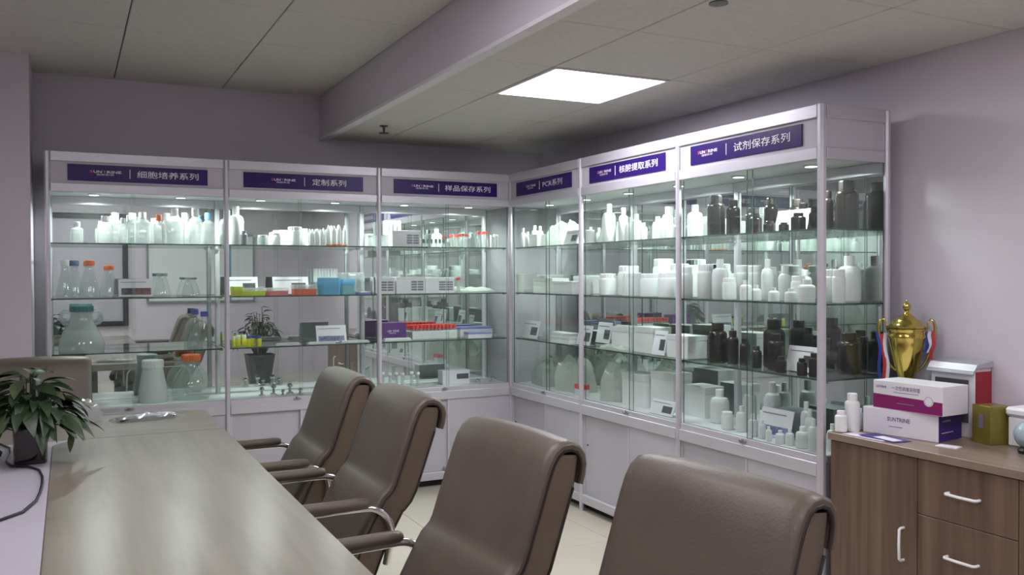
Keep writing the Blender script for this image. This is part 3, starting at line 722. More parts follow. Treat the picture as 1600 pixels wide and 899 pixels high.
ITEMS = [
    # (showcase, shelf, kind, x from the showcase's left end, depth behind the front, width, height)
    (1,0,'sq',0.154,0.15,0.069,0.129), (1,0,'sq',0.308,0.12,0.086,0.166), (1,0,'sq',0.371,0.24,0.100,0.196), (1,0,'sq',0.409,0.11,0.051,0.156),
    (1,0,'sq',0.471,0.28,0.081,0.2), (1,0,'sq',0.521,0.15,0.095,0.197), (1,0,'sqo',0.612,0.11,0.060,0.182), (1,0,'sq',0.709,0.16,0.110,0.227),
    (1,0,'sq',0.785,0.30,0.066,0.209), (1,0,'sq',0.833,0.14,0.077,0.23), (1,0,'sqb',0.924,0.25,0.075,0.211), (1,0,'sq',0.600,0.29,0.085,0.170),
    (1,1,'flw',0.086,0.15,0.104,0.227), (1,1,'fln',0.139,0.27,0.118,0.228), (1,1,'flo',0.222,0.14,0.120,0.227), (1,1,'flo',0.335,0.2,0.103,0.197),
    (1,1,'card_photo',0.476,0.1,0.196,0.113), (1,1,'flg',0.64,0.25,0.106,0.149), (1,1,'flg',0.814,0.25,0.116,0.123),
    (1,2,'fern',0.176,0.2,0.262,0.281), (1,2,'flb',0.843,0.28,0.092,0.241), (1,2,'flb',0.882,0.14,0.106,0.233),
    (1,3,'bigw',0.575,0.18,0.177,0.264), (1,3,'bigo',0.808,0.22,0.245,0.285),
    (2,0,'tall',0.093,0.22,0.101,0.256), (2,0,'gry',0.125,0.1,0.041,0.091), (2,0,'jar',0.34,0.2,0.077,0.087), (2,0,'jar',0.421,0.28,0.087,0.108),
    (2,0,'jar',0.465,0.15,0.100,0.126), (2,0,'jar',0.543,0.26,0.075,0.12), (2,0,'tub',0.579,0.14,0.026,0.114), (2,0,'tub',0.614,0.14,0.028,0.115),
    (2,0,'tub',0.648,0.14,0.028,0.116), (2,0,'tuo',0.688,0.14,0.03,0.143), (2,0,'tuo',0.724,0.2,0.031,0.142), (2,0,'tuo',0.728,0.14,0.03,0.139),
    (2,0,'tuo',0.774,0.2,0.031,0.148), (2,0,'tuo',0.764,0.14,0.03,0.141), (2,0,'tuo',0.805,0.15,0.028,0.141),
    (2,1,'card',0.14,0.28,0.206,0.122), (2,1,'ybx',0.080,0.12,0.072,0.061), (2,1,'yfl',0.190,0.12,0.136,0.051), (2,1,'card',0.462,0.28,0.243,0.121),
    (2,1,'pbx',0.336,0.12,0.142,0.05), (2,1,'obx',0.515,0.12,0.160,0.069), (2,1,'bbx',0.690,0.14,0.145,0.115), (2,1,'tbx',0.822,0.17,0.105,0.106),
    (2,1,'lbx',0.915,0.10,0.090,0.022), (2,1,'rack',0.711,0.31,0.171,0.178), (2,1,'cbx',0.900,0.29,0.150,0.150),
    (2,2,'vial',0.058,0.12,0.029,0.068), (2,2,'vial',0.098,0.18,0.029,0.068), (2,2,'vial',0.141,0.22,0.03,0.068), (2,2,'vib',0.153,0.12,0.029,0.068),
    (2,2,'vib',0.189,0.16,0.029,0.068), (2,2,'vib',0.220,0.12,0.029,0.068), (2,2,'card_blue',0.709,0.16,0.208,0.118), (2,2,'flat',0.62,0.08,0.18,0.016), (2,2,'flat',0.85,0.09,0.20,0.016), (2,2,'flat',0.40,0.09,0.16,0.016),
    (2,3,'met',0.23,0.1,0.042,0.062), (2,3,'met',0.31,0.12,0.046,0.075), (2,3,'met',0.417,0.12,0.05,0.075), (2,3,'met',0.475,0.07,0.045,0.045), (2,3,'met',0.36,0.07,0.036,0.04),
    (3,0,'wbx',0.224,0.12,0.204,0.113), (3,0,'kit',0.190,0.29,0.135,0.193), (3,0,'str',0.362,0.1,0.018,0.056), (3,0,'str',0.406,0.14,0.018,0.058),
    (3,0,'str',0.42,0.1,0.018,0.056), (3,0,'str',0.47,0.14,0.018,0.059), (3,0,'str',0.484,0.1,0.018,0.057), (3,0,'str',0.53,0.14,0.018,0.06),
    (3,0,'bot',0.547,0.32,0.076,0.142), (3,0,'rtb',0.675,0.18,0.023,0.101), (3,0,'rtb',0.702,0.14,0.023,0.099), (3,0,'rtb',0.735,0.19,0.023,0.100), (3,0,'rtb',0.808,0.14,0.028,0.12),
    (3,0,'rtb',0.872,0.2,0.029,0.124), (3,0,'rtb',0.861,0.12,0.028,0.12), (3,0,'wtb',0.915,0.15,0.020,0.094), (3,0,'wtb',0.94,0.15,0.020,0.1), (3,0,'wtb',0.963,0.15,0.020,0.1),
    (3,1,'wbx',0.082,0.12,0.107,0.114), (3,1,'wbx',0.262,0.14,0.211,0.117), (3,1,'wbx',0.491,0.16,0.223,0.112), (3,1,'rtb',0.626,0.1,0.032,0.111), (3,1,'sheet',0.800,0.18,0.32,0.040),
    (3,2,'ppl',0.151,0.20,0.184,0.124), (3,2,'flat',0.150,0.075,0.20,0.022), (3,2,'red',0.455,0.2,0.345,0.103), (3,2,'wpu',0.800,0.24,0.261,0.075), (3,2,'wpu',0.770,0.08,0.185,0.046), (3,2,'met',0.91,0.08,0.04,0.04),
    (3,3,'stt',0.085,0.2,0.032,0.104), (3,3,'stt',0.119,0.14,0.027,0.104), (3,3,'stt',0.187,0.2,0.027,0.099), (3,3,'stt',0.213,0.14,0.027,0.099),
    (3,3,'stt',0.302,0.2,0.028,0.098), (3,3,'stt',0.328,0.14,0.027,0.098), (3,3,'box',0.613,0.16,0.212,0.099), (3,3,'met',0.78,0.1,0.047,0.030), (3,3,'met',0.915,0.14,0.048,0.035),
    (4,0,'bot',0.055,0.075,0.043,0.14), (4,0,'bot',0.075,0.16,0.054,0.160), (4,0,'bot',0.135,0.07,0.045,0.110), (4,0,'bot',0.175,0.15,0.05,0.15), (4,0,'wbl',0.265,0.11,0.12,0.085),
    (4,0,'bag',0.480,0.20,0.25,0.165), (4,0,'card',0.717,0.1,0.168,0.095), (4,0,'jar',0.846,0.16,0.067,0.091),
    (4,1,'wbl',0.085,0.09,0.11,0.135), (4,1,'wbl',0.130,0.25,0.171,0.128), (4,1,'wbl',0.350,0.14,0.28,0.105), (4,1,'wbl',0.658,0.12,0.26,0.085), (4,1,'jar',0.875,0.12,0.074,0.086), (4,1,'wbl',0.62,0.29,0.2,0.12),
    (4,2,'card',0.170,0.08,0.24,0.129), (4,2,'wbl',0.35,0.22,0.287,0.051), (4,2,'wbl',0.645,0.10,0.283,0.043), (4,2,'card',0.883,0.1,0.163,0.129), (4,2,'card',0.80,0.30,0.173,0.140),
    (4,3,'bag',0.235,0.20,0.36,0.20), (4,3,'bag',0.610,0.20,0.34,0.22), (4,3,'rpk',0.855,0.09,0.10,0.075),
    (5,0,'bot',0.073,0.16,0.085,0.245), (5,0,'bot',0.176,0.2,0.064,0.215), (5,0,'bot',0.406,0.14,0.065,0.16), (5,0,'bot',0.551,0.09,0.044,0.1),
    (5,0,'bot',0.605,0.15,0.063,0.134), (5,0,'bot',0.793,0.1,0.068,0.099), (5,0,'bot',0.496,0.3,0.069,0.204), (5,0,'bot',0.935,0.16,0.085,0.179), (5,0,'bot',0.700,0.10,0.060,0.115), (5,0,'bot',0.290,0.17,0.06,0.15),
    (5,1,'jar',0.095,0.14,0.113,0.135), (5,1,'jar',0.235,0.2,0.138,0.182), (5,1,'jar',0.390,0.12,0.120,0.140), (5,1,'jar',0.595,0.1,0.111,0.134), (5,1,'jar',0.763,0.1,0.104,0.14), (5,1,'jar',0.485,0.28,0.13,0.221), (5,1,'jar',0.68,0.25,0.12,0.19),
    (5,1,'jar',0.930,0.10,0.076,0.170), (5,1,'jar',0.850,0.22,0.10,0.18),
    (5,2,'wbl',0.275,0.18,0.207,0.14), (5,2,'wbl',0.505,0.18,0.199,0.151), (5,2,'card',0.700,0.1,0.120,0.140), (5,2,'wbl',0.860,0.16,0.19,0.124), (5,2,'card',0.10,0.24,0.15,0.14), (5,2,'sheet',0.30,0.075,0.36,0.035),
    (5,3,'bag',0.135,0.20,0.20,0.235), (5,3,'wbl',0.370,0.2,0.23,0.194), (5,3,'wbl',0.610,0.24,0.22,0.225), (5,3,'card',0.751,0.08,0.216,0.083), (5,3,'wbl',0.87,0.27,0.18,0.17),
    (6,0,'amb',0.159,0.12,0.093,0.209), (6,0,'amb',0.245,0.16,0.069,0.181), (6,0,'amb',0.277,0.25,0.056,0.14), (6,0,'amb',0.453,0.12,0.063,0.097),
    (6,0,'amb',0.41,0.26,0.067,0.181), (6,0,'amb',0.574,0.1,0.058,0.052), (6,0,'card_plain',0.622,0.2,0.214,0.107), (6,0,'amb',0.68,0.09,0.048,0.040),
    (6,0,'amb',0.761,0.1,0.067,0.08), (6,0,'amb',0.869,0.09,0.050,0.096), (6,0,'amb',0.86,0.298,0.105,0.226), (6,0,'amb',0.775,0.27,0.050,0.186),
    (6,1,'jar',0.073,0.12,0.085,0.183), (6,1,'bot',0.178,0.13,0.083,0.208), (6,1,'jar',0.236,0.22,0.060,0.175), (6,1,'jar',0.285,0.10,0.07,0.11), (6,1,'jar',0.366,0.2,0.068,0.173), (6,1,'bot',0.475,0.18,0.063,0.203),
    (6,1,'bot',0.547,0.22,0.062,0.168), (6,1,'bot',0.505,0.08,0.049,0.076), (6,1,'bot',0.42,0.09,0.06,0.10), (6,1,'bot',0.625,0.08,0.051,0.065), (6,1,'bot',0.734,0.08,0.056,0.063), (6,1,'bot',0.823,0.09,0.080,0.105), (6,1,'jar',0.66,0.2,0.07,0.12),
    (6,1,'jar',0.925,0.181,0.057,0.15), (6,1,'bot',0.86,0.315,0.105,0.212), (6,1,'jar',0.76,0.27,0.07,0.15), (6,1,'bot',0.57,0.33,0.07,0.15),
    (6,2,'amb',0.172,0.12,0.096,0.206), (6,2,'amb',0.265,0.14,0.059,0.171), (6,2,'amb',0.333,0.16,0.052,0.135), (6,2,'amb',0.462,0.12,0.05,0.107),
    (6,2,'amb',0.487,0.21,0.104,0.235), (6,2,'amb',0.597,0.12,0.076,0.175), (6,2,'amb',0.684,0.07,0.051,0.076), (6,2,'card',0.723,0.17,0.200,0.120),
    (6,2,'amb',0.816,0.07,0.046,0.078), (6,2,'amb',0.878,0.08,0.046,0.106), (6,2,'amb',0.87,0.303,0.108,0.19), (6,2,'amb',0.765,0.285,0.055,0.157),
    (6,3,'bot',0.090,0.2,0.099,0.176), (6,3,'bot',0.356,0.12,0.058,0.128), (6,3,'bot',0.233,0.28,0.07,0.211), (6,3,'bot',0.482,0.08,0.047,0.106),
    (6,3,'bot',0.547,0.08,0.037,0.088), (6,3,'bot',0.400,0.28,0.084,0.244), (6,3,'card_blue',0.556,0.16,0.217,0.136), (6,3,'gbx',0.555,0.29,0.180,0.126),
    (6,3,'bot',0.710,0.2,0.052,0.189), (6,3,'bot',0.772,0.16,0.047,0.167), (6,3,'bot',0.613,0.06,0.030,0.07), (6,3,'bot',0.689,0.06,0.045,0.063),
    (6,3,'bot',0.809,0.08,0.061,0.097), (6,3,'bot',0.885,0.07,0.046,0.143), (6,3,'bot',0.92,0.15,0.05,0.12), (6,3,'bot',0.74,0.07,0.04,0.075), (6,3,'bot',0.90,0.25,0.06,0.15), (6,3,'jar',0.27,0.10,0.06,0.09),
]
def card(t, w, h, style):
    """printed card in a leaning clear stand"""
    k = 0.030
    b = MB(); b.add([(-w/2, 0, 0.004), (w/2, 0, 0.004), (w/2, k, h), (-w/2, k, h), (-w/2, 0.004, 0.004), (w/2, 0.004, 0.004), (w/2, k + 0.004, h), (-w/2, k + 0.004, h)],
                    [(0, 1, 2, 3), (4, 7, 6, 5), (0, 4, 5, 1), (1, 5, 6, 2), (2, 6, 7, 3), (3, 7, 4, 0)]).build('card', 'card_white', t)
    MB().box(-w / 2, w / 2, 0.0, 0.055, 0.0, 0.0035).build('foot', 'clear_lab', t)
    def pr(name, x0, x1, z0, z1, mat):
        f = lambda z: k * (z * h - 0.004) / (h - 0.004) - 0.0008
        MB().add([(x0 * w, f(z0), z0 * h), (x1 * w, f(z0), z0 * h), (x1 * w, f(z1), z1 * h), (x0 * w, f(z1), z1 * h)], [(0, 1, 2, 3)]).build(name, mat, t)
    if style == 'card_plain': return
    pr('heading_line', -0.44, 0.30, 0.80, 0.835, 'print_line')
    if style == 'card_photo':
        pr('print_panel', -0.42, -0.08, 0.14, 0.50, 'print_dark'); pr('photo', -0.08, 0.44, 0.14, 0.50, 'print_photo')
    elif style == 'card_blue':
        pr('photo', -0.44, 0.42, 0.10, 0.40, 'print_blue')
    else:
        pr('photo', 0.02, 0.42, 0.22, 0.66, 'print_dark')
def table_print(t, w, h, y, x0, x1, rows, cols):
    for i in range(cols):
        for j in range(rows):
            cw = (x1 - x0) / cols; rh = 0.62 / rows
            printed(t, 'print_cell', (x0 + (i + 0.06) * cw) * w, (x0 + (i + 0.94) * cw) * w, (0.16 + (j + 0.14) * rh) * h, (0.16 + (j + 0.86) * rh) * h, y, 'print_grey')

BOT = {'sq': 'square clear bottle', 'sqo': 'orange capped clear bottle', 'sqb': 'blue capped clear bottle', 'bot': 'white round plastic bottle', 'jar': 'white wide lidded jar',
       'amb': 'dark amber bottle', 'flw': 'white capped conical flask', 'fln': 'navy capped conical flask', 'flo': 'orange capped conical flask',
       'flg': 'grey capped short flask', 'flb': 'violet capped conical flask'}
CAPC = {'flw': 'cap_white', 'fln': 'cap_navy', 'flo': 'cap_orange', 'flg': 'cap_grey', 'flb': 'cap_blue'}
BOXC = {'ybx': ('yellow lidded tip box', 'yellow_plastic', 'yellow_plastic'), 'yfl': ('flat pale yellow tip box', 'yellow_plastic', 'clear_frosted'), 'pbx': ('flat pink tip box', 'pink_plastic', 'clear_frosted'),
        'obx': ('orange red tip box', 'orange_plastic', 'clear_frosted'), 'bbx': ('sky blue tip box', 'blue_plastic', 'blue_plastic'), 'tbx': ('blue lidded teal tip box', 'teal_plastic', 'blue_plastic'),
        'lbx': ('low lilac tray', 'lilac_plastic', 'clear_frosted'), 'cbx': ('tall clear plastic tip box', 'clear_frosted', 'clear_frosted')}
nth = {}
for (c, s, k, x, d, w, h) in ITEMS:
    nth[k] = nth.get(k, 0) + 1
    if k in ('sq', 'sqo', 'sqb'):
        t = place('square_bottle', BOT[k], 'bottle', c, s, x, d, adj=size_word(h)); square_bottle(t, w, h, 'clear_frosted', {'sq': 'cap_white', 'sqo': 'cap_orange', 'sqb': 'cap_sky'}[k])
    elif k == 'bot':
        t = place('plastic_bottle', BOT[k], 'bottle', c, s, x, d, adj=size_word(h)); round_bottle(t, w, h, 'bottle_milky', 'cap_white')
    elif k == 'jar':
        t = place('lidded_jar', BOT[k], 'jar', c, s, x, d, adj=size_word(h)); jar(t, w, h, 'bottle_milky', 'cap_white')
    elif k == 'amb':
        t = place('amber_bottle', BOT[k], 'bottle', c, s, x, d, adj='very small' if h < 0.07 else size_word(h)); round_bottle(t, w, h, 'amber', 'amber_cap', True)
    elif k in CAPC:
        t = place('conical_flask', BOT[k], 'flask', c, s, x, d, adj='' if k == 'flg' else size_word(h)); flask(t, w, h, 'clear_lab', CAPC[k], 0.50 if k == 'flg' else 0.36)
    elif k == 'fern':
        t = place('two_handled_flask', 'large two handled teal capped flask', 'flask', c, s, x, d, group=False)
        r = w / 2
        MB().lathe([(r * 0.94, 0), (r, 0.02), (r * 0.97, 0.05), (r * 0.80, 0.11), (r * 0.55, 0.17), (r * 0.46, 0.21), (r * 0.44, 0.245)], 32).build('body', 'clear_frosted', t, 40)
        for sg in (-1, 1):
            MB().tube([(sg * (r * 0.52), 0, 0.165), (sg * r * 0.74, 0, 0.172), (sg * r * 0.88, 0, 0.195), (sg * r * 0.86, 0, 0.225), (sg * r * 0.70, 0, 0.243), (sg * r * 0.45, 0, 0.236)], 0.010, 10).build('handle', 'clear_frosted', t, 60)
        ribbed_cap(t, r * 0.52, 0.243, h, 'cap_teal', 40)
    elif k == 'bigw':
        t = place('wide_flask', 'large milky white conical flask', 'flask', c, s, x, d, group=False)
        MB().lathe([(w * 0.47, 0), (w * 0.5, 0.02), (w * 0.47, 0.08), (w * 0.36, 0.19), (w * 0.33, 0.22)], 30).build('body', 'milky_grey', t, 40); ribbed_cap(t, w * 0.37, 0.215, h, 'bottle_milky', 40)
    elif k == 'bigo':
        t = place('wide_flask', 'large orange capped round flask', 'flask', c, s, x, d, group=False)
        MB().lathe([(w * 0.44, 0), (w * 0.5, 0.03), (w * 0.5, 0.08), (w * 0.42, 0.14), (w * 0.24, 0.20), (w * 0.21, 0.25)], 30).build('body', 'clear_plastic', t, 40); ribbed_cap(t, w * 0.24, 0.245, h, 'cap_orange', 40)
    elif k == 'tall':
        t = place('plastic_bottle', 'large white bottle', 'bottle', c, s, x, d, group=False); round_bottle(t, w, h, 'bottle_white', 'cap_white')
    elif k == 'gry':
        t = place('sample_jar', 'little dark grey bottle', 'bottle', c, s, x, d, group=False); round_bottle(t, w, h, 'grey_box', 'grey_box', True)
    elif k in ('tub', 'tuo'):
        t = place('centrifuge_tube', 'upturned white conical tube' if k == 'tub' else 'upturned orange capped conical tube', 'tube', c, s, x, d)
        r = w / 2; MB().lathe([(r, 0.010), (r, h * 0.72), (r * 0.35, h * 0.96), (r * 0.2, h)], 14).build('body', 'bottle_milky', t, 40)
        ribbed_cap(t, r * 1.12, 0, 0.012, 'cap_white' if k == 'tub' else 'cap_orange', 16)
    elif k in ('rtb', 'wtb', 'stt', 'str'):
        noun, cap, body = {'rtb': ('tube with red cap', 'cap_red', 'clear_frosted'), 'wtb': ('slim white tube', 'cap_white', 'bottle_milky'), 'stt': ('clear test tube', 'cap_white', 'clear_frosted'), 'str': ('tiny green capped vial', 'cap_green', 'clear_frosted')}[k]
        t = place('sample_tube', noun, 'tube', c, s, x, d); r = w / 2
        MB().lathe([(r * 0.75, 0), (r * 0.85, 0.006), (r * 0.85, h * 0.86)], 14).build('body', body, t, 40); ribbed_cap(t, r, h * (0.84 if k != 'str' else 0.5), h, cap, 16)
    elif k in ('vial', 'vib'):
        t = place('sample_vial', 'white capped yellow vial' if k == 'vial' else 'violet capped yellow vial', 'vial', c, s, x, d); r = w / 2
        MB().lathe([(r * 0.95, 0), (r, 0.004), (r, h * 0.70), (r * 0.8, h * 0.76)], 16).build('body', 'yellow_fluid', t, 40); ribbed_cap(t, r * 0.95, h * 0.74, h, 'cap_white' if k == 'vial' else 'cap_blue', 18)
    elif k == 'met':
        t = place('metal_fitting', 'small chrome fitting', 'fitting', c, s, x, d); r = w / 2
        MB().lathe([(r, 0), (r, h * 0.18), (r * 0.45, h * 0.25), (r * 0.40, h * 0.60), (r * 0.8, h * 0.68), (r * 0.8, h * 0.85)], 14).build('body', 'chrome', t, 40)
        MB().lathe([(r * 0.55, h * 0.85), (r * 0.5, h)], 6).build('hex_nut', 'grey_box', t)
    elif k.startswith('card'):
        q = {'card': 'dark pictured white card', 'card_photo': 'white card with photo strip', 'card_blue': 'blue printed white card', 'card_plain': 'blank white card'}[k]
        t = place('product_card', q, 'card', c, s, x, d - 0.02, adj=['', 'wide', 'narrow'][1 if w > 0.22 else 2 if w < 0.15 else 0]); card(t, w, h, k)
    elif k == 'wbx':
        t = place('product_carton', 'white carton printed with tables', 'carton', c, s, x, d, adj='narrow' if w < 0.15 else ''); carton(t, w, 0.09, h, 'carton_white', 'carton_white', 0.016)
        if w < 0.15: table_print(t, w, h, -0.045, -0.45, 0.45, 4, 2)
        else: table_print(t, w, h, -0.045, 0.0 if nth[k] % 2 else -0.05, 0.46, 4, 2)
    elif k == 'box':
        t = place('product_carton', 'white carton with dark window', 'carton', c, s, x, d, group=False); carton(t, w, 0.09, h, 'carton_white', 'carton_white', 0.014)
        printed(t, 'window', 0.02 * w, 0.46 * w, 0.36 * h, 0.74 * h, -0.045, 'print_dark')
    elif k == 'ppl':
        t = place('product_carton', 'purple carton with white lettering', 'carton', c, s, x, d, group=False); carton(t, w, 0.12, h, 'carton_purple')
        logo(t, -0.30 * w, 0.20 * w, 0.38 * h, 0.60 * h, -0.0615)
    elif k == 'red':
        t = place('tube_rack', 'white rack of red capped tubes', 'tube rack', c, s, x, d, group=False); dp = 0.15
        MB().cbox(-w / 2, w / 2, -dp / 2, dp / 2, 0, 0.060, 0.004).build('rack', 'bottle_milky', t)
        bm = MB().lathe([(0.009, 0.0602), (0.009, 0.078)], 10).mesh('tube', 'clear_frosted', 40); cm = MB().lathe([(0.0125, 0.078), (0.0125, 0.098), (0.011, 0.102)], 12).mesh('red_cap', 'cap_red', 40)
        for i in range(12):
            for j in range(5):
                b = bpy.data.objects.new('tube', bm); COL.objects.link(b); b.parent = t; b.location = (-w / 2 + w * (i + 0.5) / 12, -dp / 2 + dp * (j + 0.5) / 5, 0)
                q = bpy.data.objects.new('red_cap', cm); COL.objects.link(q); q.parent = b
    elif k == 'wpu':
        t = place('product_carton', 'white carton with violet lid', 'carton', c, s, x, d, adj='wide' if w > 0.22 else 'low', group=False); carton(t, w, 0.14 if w > .22 else 0.08, h, 'carton_white', 'lilac_plastic', 0.014)
    elif k == 'wbl':
        t = place('white_box', 'white plastic lidded box', 'box', c, s, x, d, adj='flat' if h < 0.06 else size_word(h)); dp = min(0.13, 2 * (d - 0.035), 2 * (0.39 - d)); carton(t, w, dp, h, 'bottle_white', 'bottle_milky', h * 0.22)
    elif k == 'gbx':
        t = place('storage_box', 'dark grey plastic box', 'box', c, s, x, d, group=False); carton(t, w, 0.13, h, 'grey_box', 'grey_box', 0.03)
    elif k in BOXC:
        noun, b, l = BOXC[k]; t = place('tip_box', noun, 'box', c, s, x, d, group=False); tip_box(t, w, 0.11 if k not in ('tbx',) else 0.09, h, b, l)
    elif k == 'rack':
        t = place('tip_rack', 'clear rack of upright pipette tips', 'rack', c, s, x, d, group=False)
        MB().cbox(-w / 2, w / 2, -0.05, 0.05, 0, 0.085, 0.004).build('rack', 'clear_frosted', t)
        tm = MB().lathe([(0.004, 0.0852), (0.0025, 0.13), (0.001, h)], 8).mesh('pipette_tip', 'bottle_milky', 60)
        for i in range(8):
            for j in range(3):
                b = bpy.data.objects.new('pipette_tip', tm); COL.objects.link(b); b.parent = t; b.location = (-w / 2 + w * (i + 0.5) / 8, -0.03 + 0.03 * j, 0)
    elif k == 'kit':
        t = place('tube_stand', 'clear stand of white tubes', 'tube rack', c, s, x, d, group=False)
        MB().cbox(-w / 2, w / 2, -0.04, 0.04, 0, 0.09, 0.004).build('stand', 'clear_frosted', t)
        tm = MB().lathe([(0.011, 0.0905), (0.012, h - 0.02), (0.009, h)], 12).mesh('tube', 'bottle_milky', 40)
        for i in range(4):
            for j in range(2):
                b = bpy.data.objects.new('tube', tm); COL.objects.link(b); b.parent = t; b.location = (-w / 2 + w * (i + 0.5) / 4, -0.018 + 0.036 * j, 0)
    elif k == 'flat':
        t = place('sample_tray', 'flat white tray', 'tray', c, s, x, d)
        MB().cbox(-w / 2, w / 2, -0.03, 0.03, 0, h * 0.6, 0.002).build('tray', 'bottle_milky', t); MB().cbox(-w / 2 + 0.006, w / 2 - 0.006, -0.024, 0.024, h * 0.6, h, 0.003).build('strip', 'cap_white', t)
    elif k == 'sheet':
        t = place('flat_bag', 'crumpled white plastic bag', 'bag', c, s, x, d, group=False); lumpy_bag(t, w, 0.16 if d > 0.1 else 0.08, h, 'bag_full', seed=int(x * 1000))
    elif k == 'bag':
        t = place('plastic_bag', 'bulging clear bag', 'bag', c, s, x, d, adj='large' if w > 0.35 else 'small' if w < 0.22 else ''); lumpy_bag(t, w, 0.26, h, 'bag_full', seed=int(x * 1000) + s)
    elif k == 'rpk':
        t = place('small_pack', 'small white and red pack', 'pack', c, s, x, d, group=False); carton(t, w, 0.05, h, 'carton_white', 'cap_red', 0.03)

# look-alikes on one shelf are told apart by their order along the showcase
ORD = ['first', 'second', 'third', 'fourth', 'fifth', 'sixth', 'seventh', 'eighth', 'ninth', 'tenth', 'eleventh', 'twelfth']
same = {}
for (o, adj, noun, c, s, x) in PLACED: same.setdefault((adj, noun, c, s), []).append((x, o))
for (adj, noun, c, s), lst in same.items():
    if len(lst) < 2: continue
    for i, (x, o) in enumerate(sorted(lst, key=lambda q: q[0])):
        o['label'] = f"{adj + ' ' if adj else ''}{noun}, {ORD[i]} from the {'wall pier' if c <= 3 else 'room corner'}, {SHELF_NAME[s].replace('glass ', '')}, {CABS[c]['name']} showcase"

# ------------------------------------------------------------------ walnut cabinet on the right wall
t = thing('storage_cabinet', 'low walnut storage cabinet with white bow handles', 'cabinet', (0, -3.055, 0))
LN = 1.27
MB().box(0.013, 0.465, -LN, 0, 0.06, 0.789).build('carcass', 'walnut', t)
MB().box(0.04, 0.46, -LN + 0.01, -0.01, 0.0, 0.06).build('plinth', 'dark_gap', t)
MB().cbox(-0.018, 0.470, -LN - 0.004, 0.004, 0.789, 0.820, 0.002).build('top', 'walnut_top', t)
def bow_handle(parent, p, axis, ln=0.125):
    pts = []
    for q, o in ((-0.5, 0.0), (-0.5, 0.018), (-0.46, 0.026), (0, 0.028), (0.46, 0.026), (0.5, 0.018), (0.5, 0.0)):
        v = [p[0] - o, p[1], p[2]]; v[axis] += q * ln; pts.append(tuple(v))
    MB().tube(pts, 0.0055, 8).build('handle', 'cap_white', parent, 60)
def front(name, y0, y1, z0, z1): return MB().cbox(-0.006, 0.0125, y1 + 0.0015, y0 - 0.0015, z0, z1, 0.0012).build(name, 'walnut', t)
d = front('door', -0.002, -0.434, 0.075, 0.785); bow_handle(d, (-0.006, -0.374, 0.442), 2)
d = front('drawer', -0.434, -0.838, 0.576, 0.785); bow_handle(d, (-0.006, -0.632, 0.682), 1)
d = front('drawer', -0.434, -0.838, 0.330, 0.573); bow_handle(d, (-0.006, -0.628, 0.447), 1)
d = front('drawer', -0.434, -0.838, 0.075, 0.327); bow_handle(d, (-0.006, -0.628, 0.20), 1)
d = front('door', -0.838, -LN + 0.002, 0.075, 0.785); bow_handle(d, (-0.006, -0.895, 0.442), 2)
TOP = 0.8203

# two printed cartons
t = thing('product_carton', 'white carton with dark blue end, under the magenta striped carton', 'carton', (0.146, -3.279, TOP), -PI / 2 + math.radians(9.9))
w, dp, h = 0.327, 0.18, 0.107
b = MB().cbox(-w / 2, w / 2, 0, dp, 0, h, 0.0015).build('body', 'carton_white', t)
sd = MB().box(w / 2 + 0.0002, w / 2 + 0.0012, 0.001, dp - 0.001, 0.001, h - 0.001).build('end_print', 'carton_navy', t)
logo(t, -0.16 * w, 0.14 * w, 0.56 * h, 0.72 * h, -0.0012, sub=False, ink='print_line', red='carton_magenta')
MB().box(-0.14 * w, 0.04 * w, -0.001, -0.0002, 0.345 * h, 0.370 * h).build('small_print', 'print_line', t)
def end_text(body, y0, y1, z0, z1, mat='sign_white'):
    V, F = text_mesh(body); MB().add([(w / 2 + 0.0022, y0 + a * (y1 - y0), z0 + c * (z1 - z0)) for a, c in V], F).build('end_lettering', mat, sd)
end_text('SUNTRINE', 0.16 * dp, 0.50 * dp, 0.72 * h, 0.79 * h)
MB().box(w / 2 + 0.0014, w / 2 + 0.0022, 0.12 * dp, 0.62 * dp, 0.31 * h, 0.33 * h).build('end_small_print', 'sign_white', sd)
t = thing('product_carton', 'white and magenta striped sampling tube carton on top of another carton', 'carton', (0.148, -3.313, TOP + 0.1078), -PI / 2 + math.radians(4.0))
w, dp, h = 0.317, 0.165, 0.116
MB().cbox(-w / 2, w / 2, 0, dp, 0, h, 0.0015).build('body', 'carton_white', t)
MB().add([(-w / 2 + 0.001, -0.0006, 0.02 * h), (w / 2 - 0.001, -0.0006, 0.02 * h), (w / 2 - 0.001, -0.0006, 0.46 * h), (-w / 2 + 0.001, -0.0006, 0.52 * h)], [(0, 1, 2, 3)]).build('stripe', 'carton_magenta', t)
logo(t, -0.46 * w, -0.30 * w, 0.74 * h, 0.83 * h, -0.001, sub=False, ink='print_line', red='logo_red')
lettering(MB(), '一次性病毒采样管', -0.22 * w, 0.19 * w, 0.70 * h, 0.86 * h, -0.001, 0.01).build('title', 'print_line', t)
MB().box(-0.20 * w, 0.17 * w, -0.0010, -0.0004, 0.62 * h, 0.64 * h).build('small_print', 'print_grey', t)
MB().box(-0.14 * w, 0.10 * w, -0.0014, -0.0008, 0.235 * h, 0.265 * h).build('stripe_print', 'print_grey', t)
bd = MB().lathe([(0.021, 0.0), (0.021, 0.0012)], 28); bd.v = [(x + 0.31 * w, -0.0004 - z, y + 0.46 * h) for x, y, z in bd.v]; bd = bd.build('badge', 'carton_white', t)
rg = MB().tube([(0.31 * w + 0.0175 * math.cos(a), -0.0018, 0.46 * h + 0.0175 * math.sin(a)) for a in [2 * PI * i / 28 for i in range(28)]], 0.0008, 5, closed=True); rg.build('badge_ring', 'print_grey', bd)

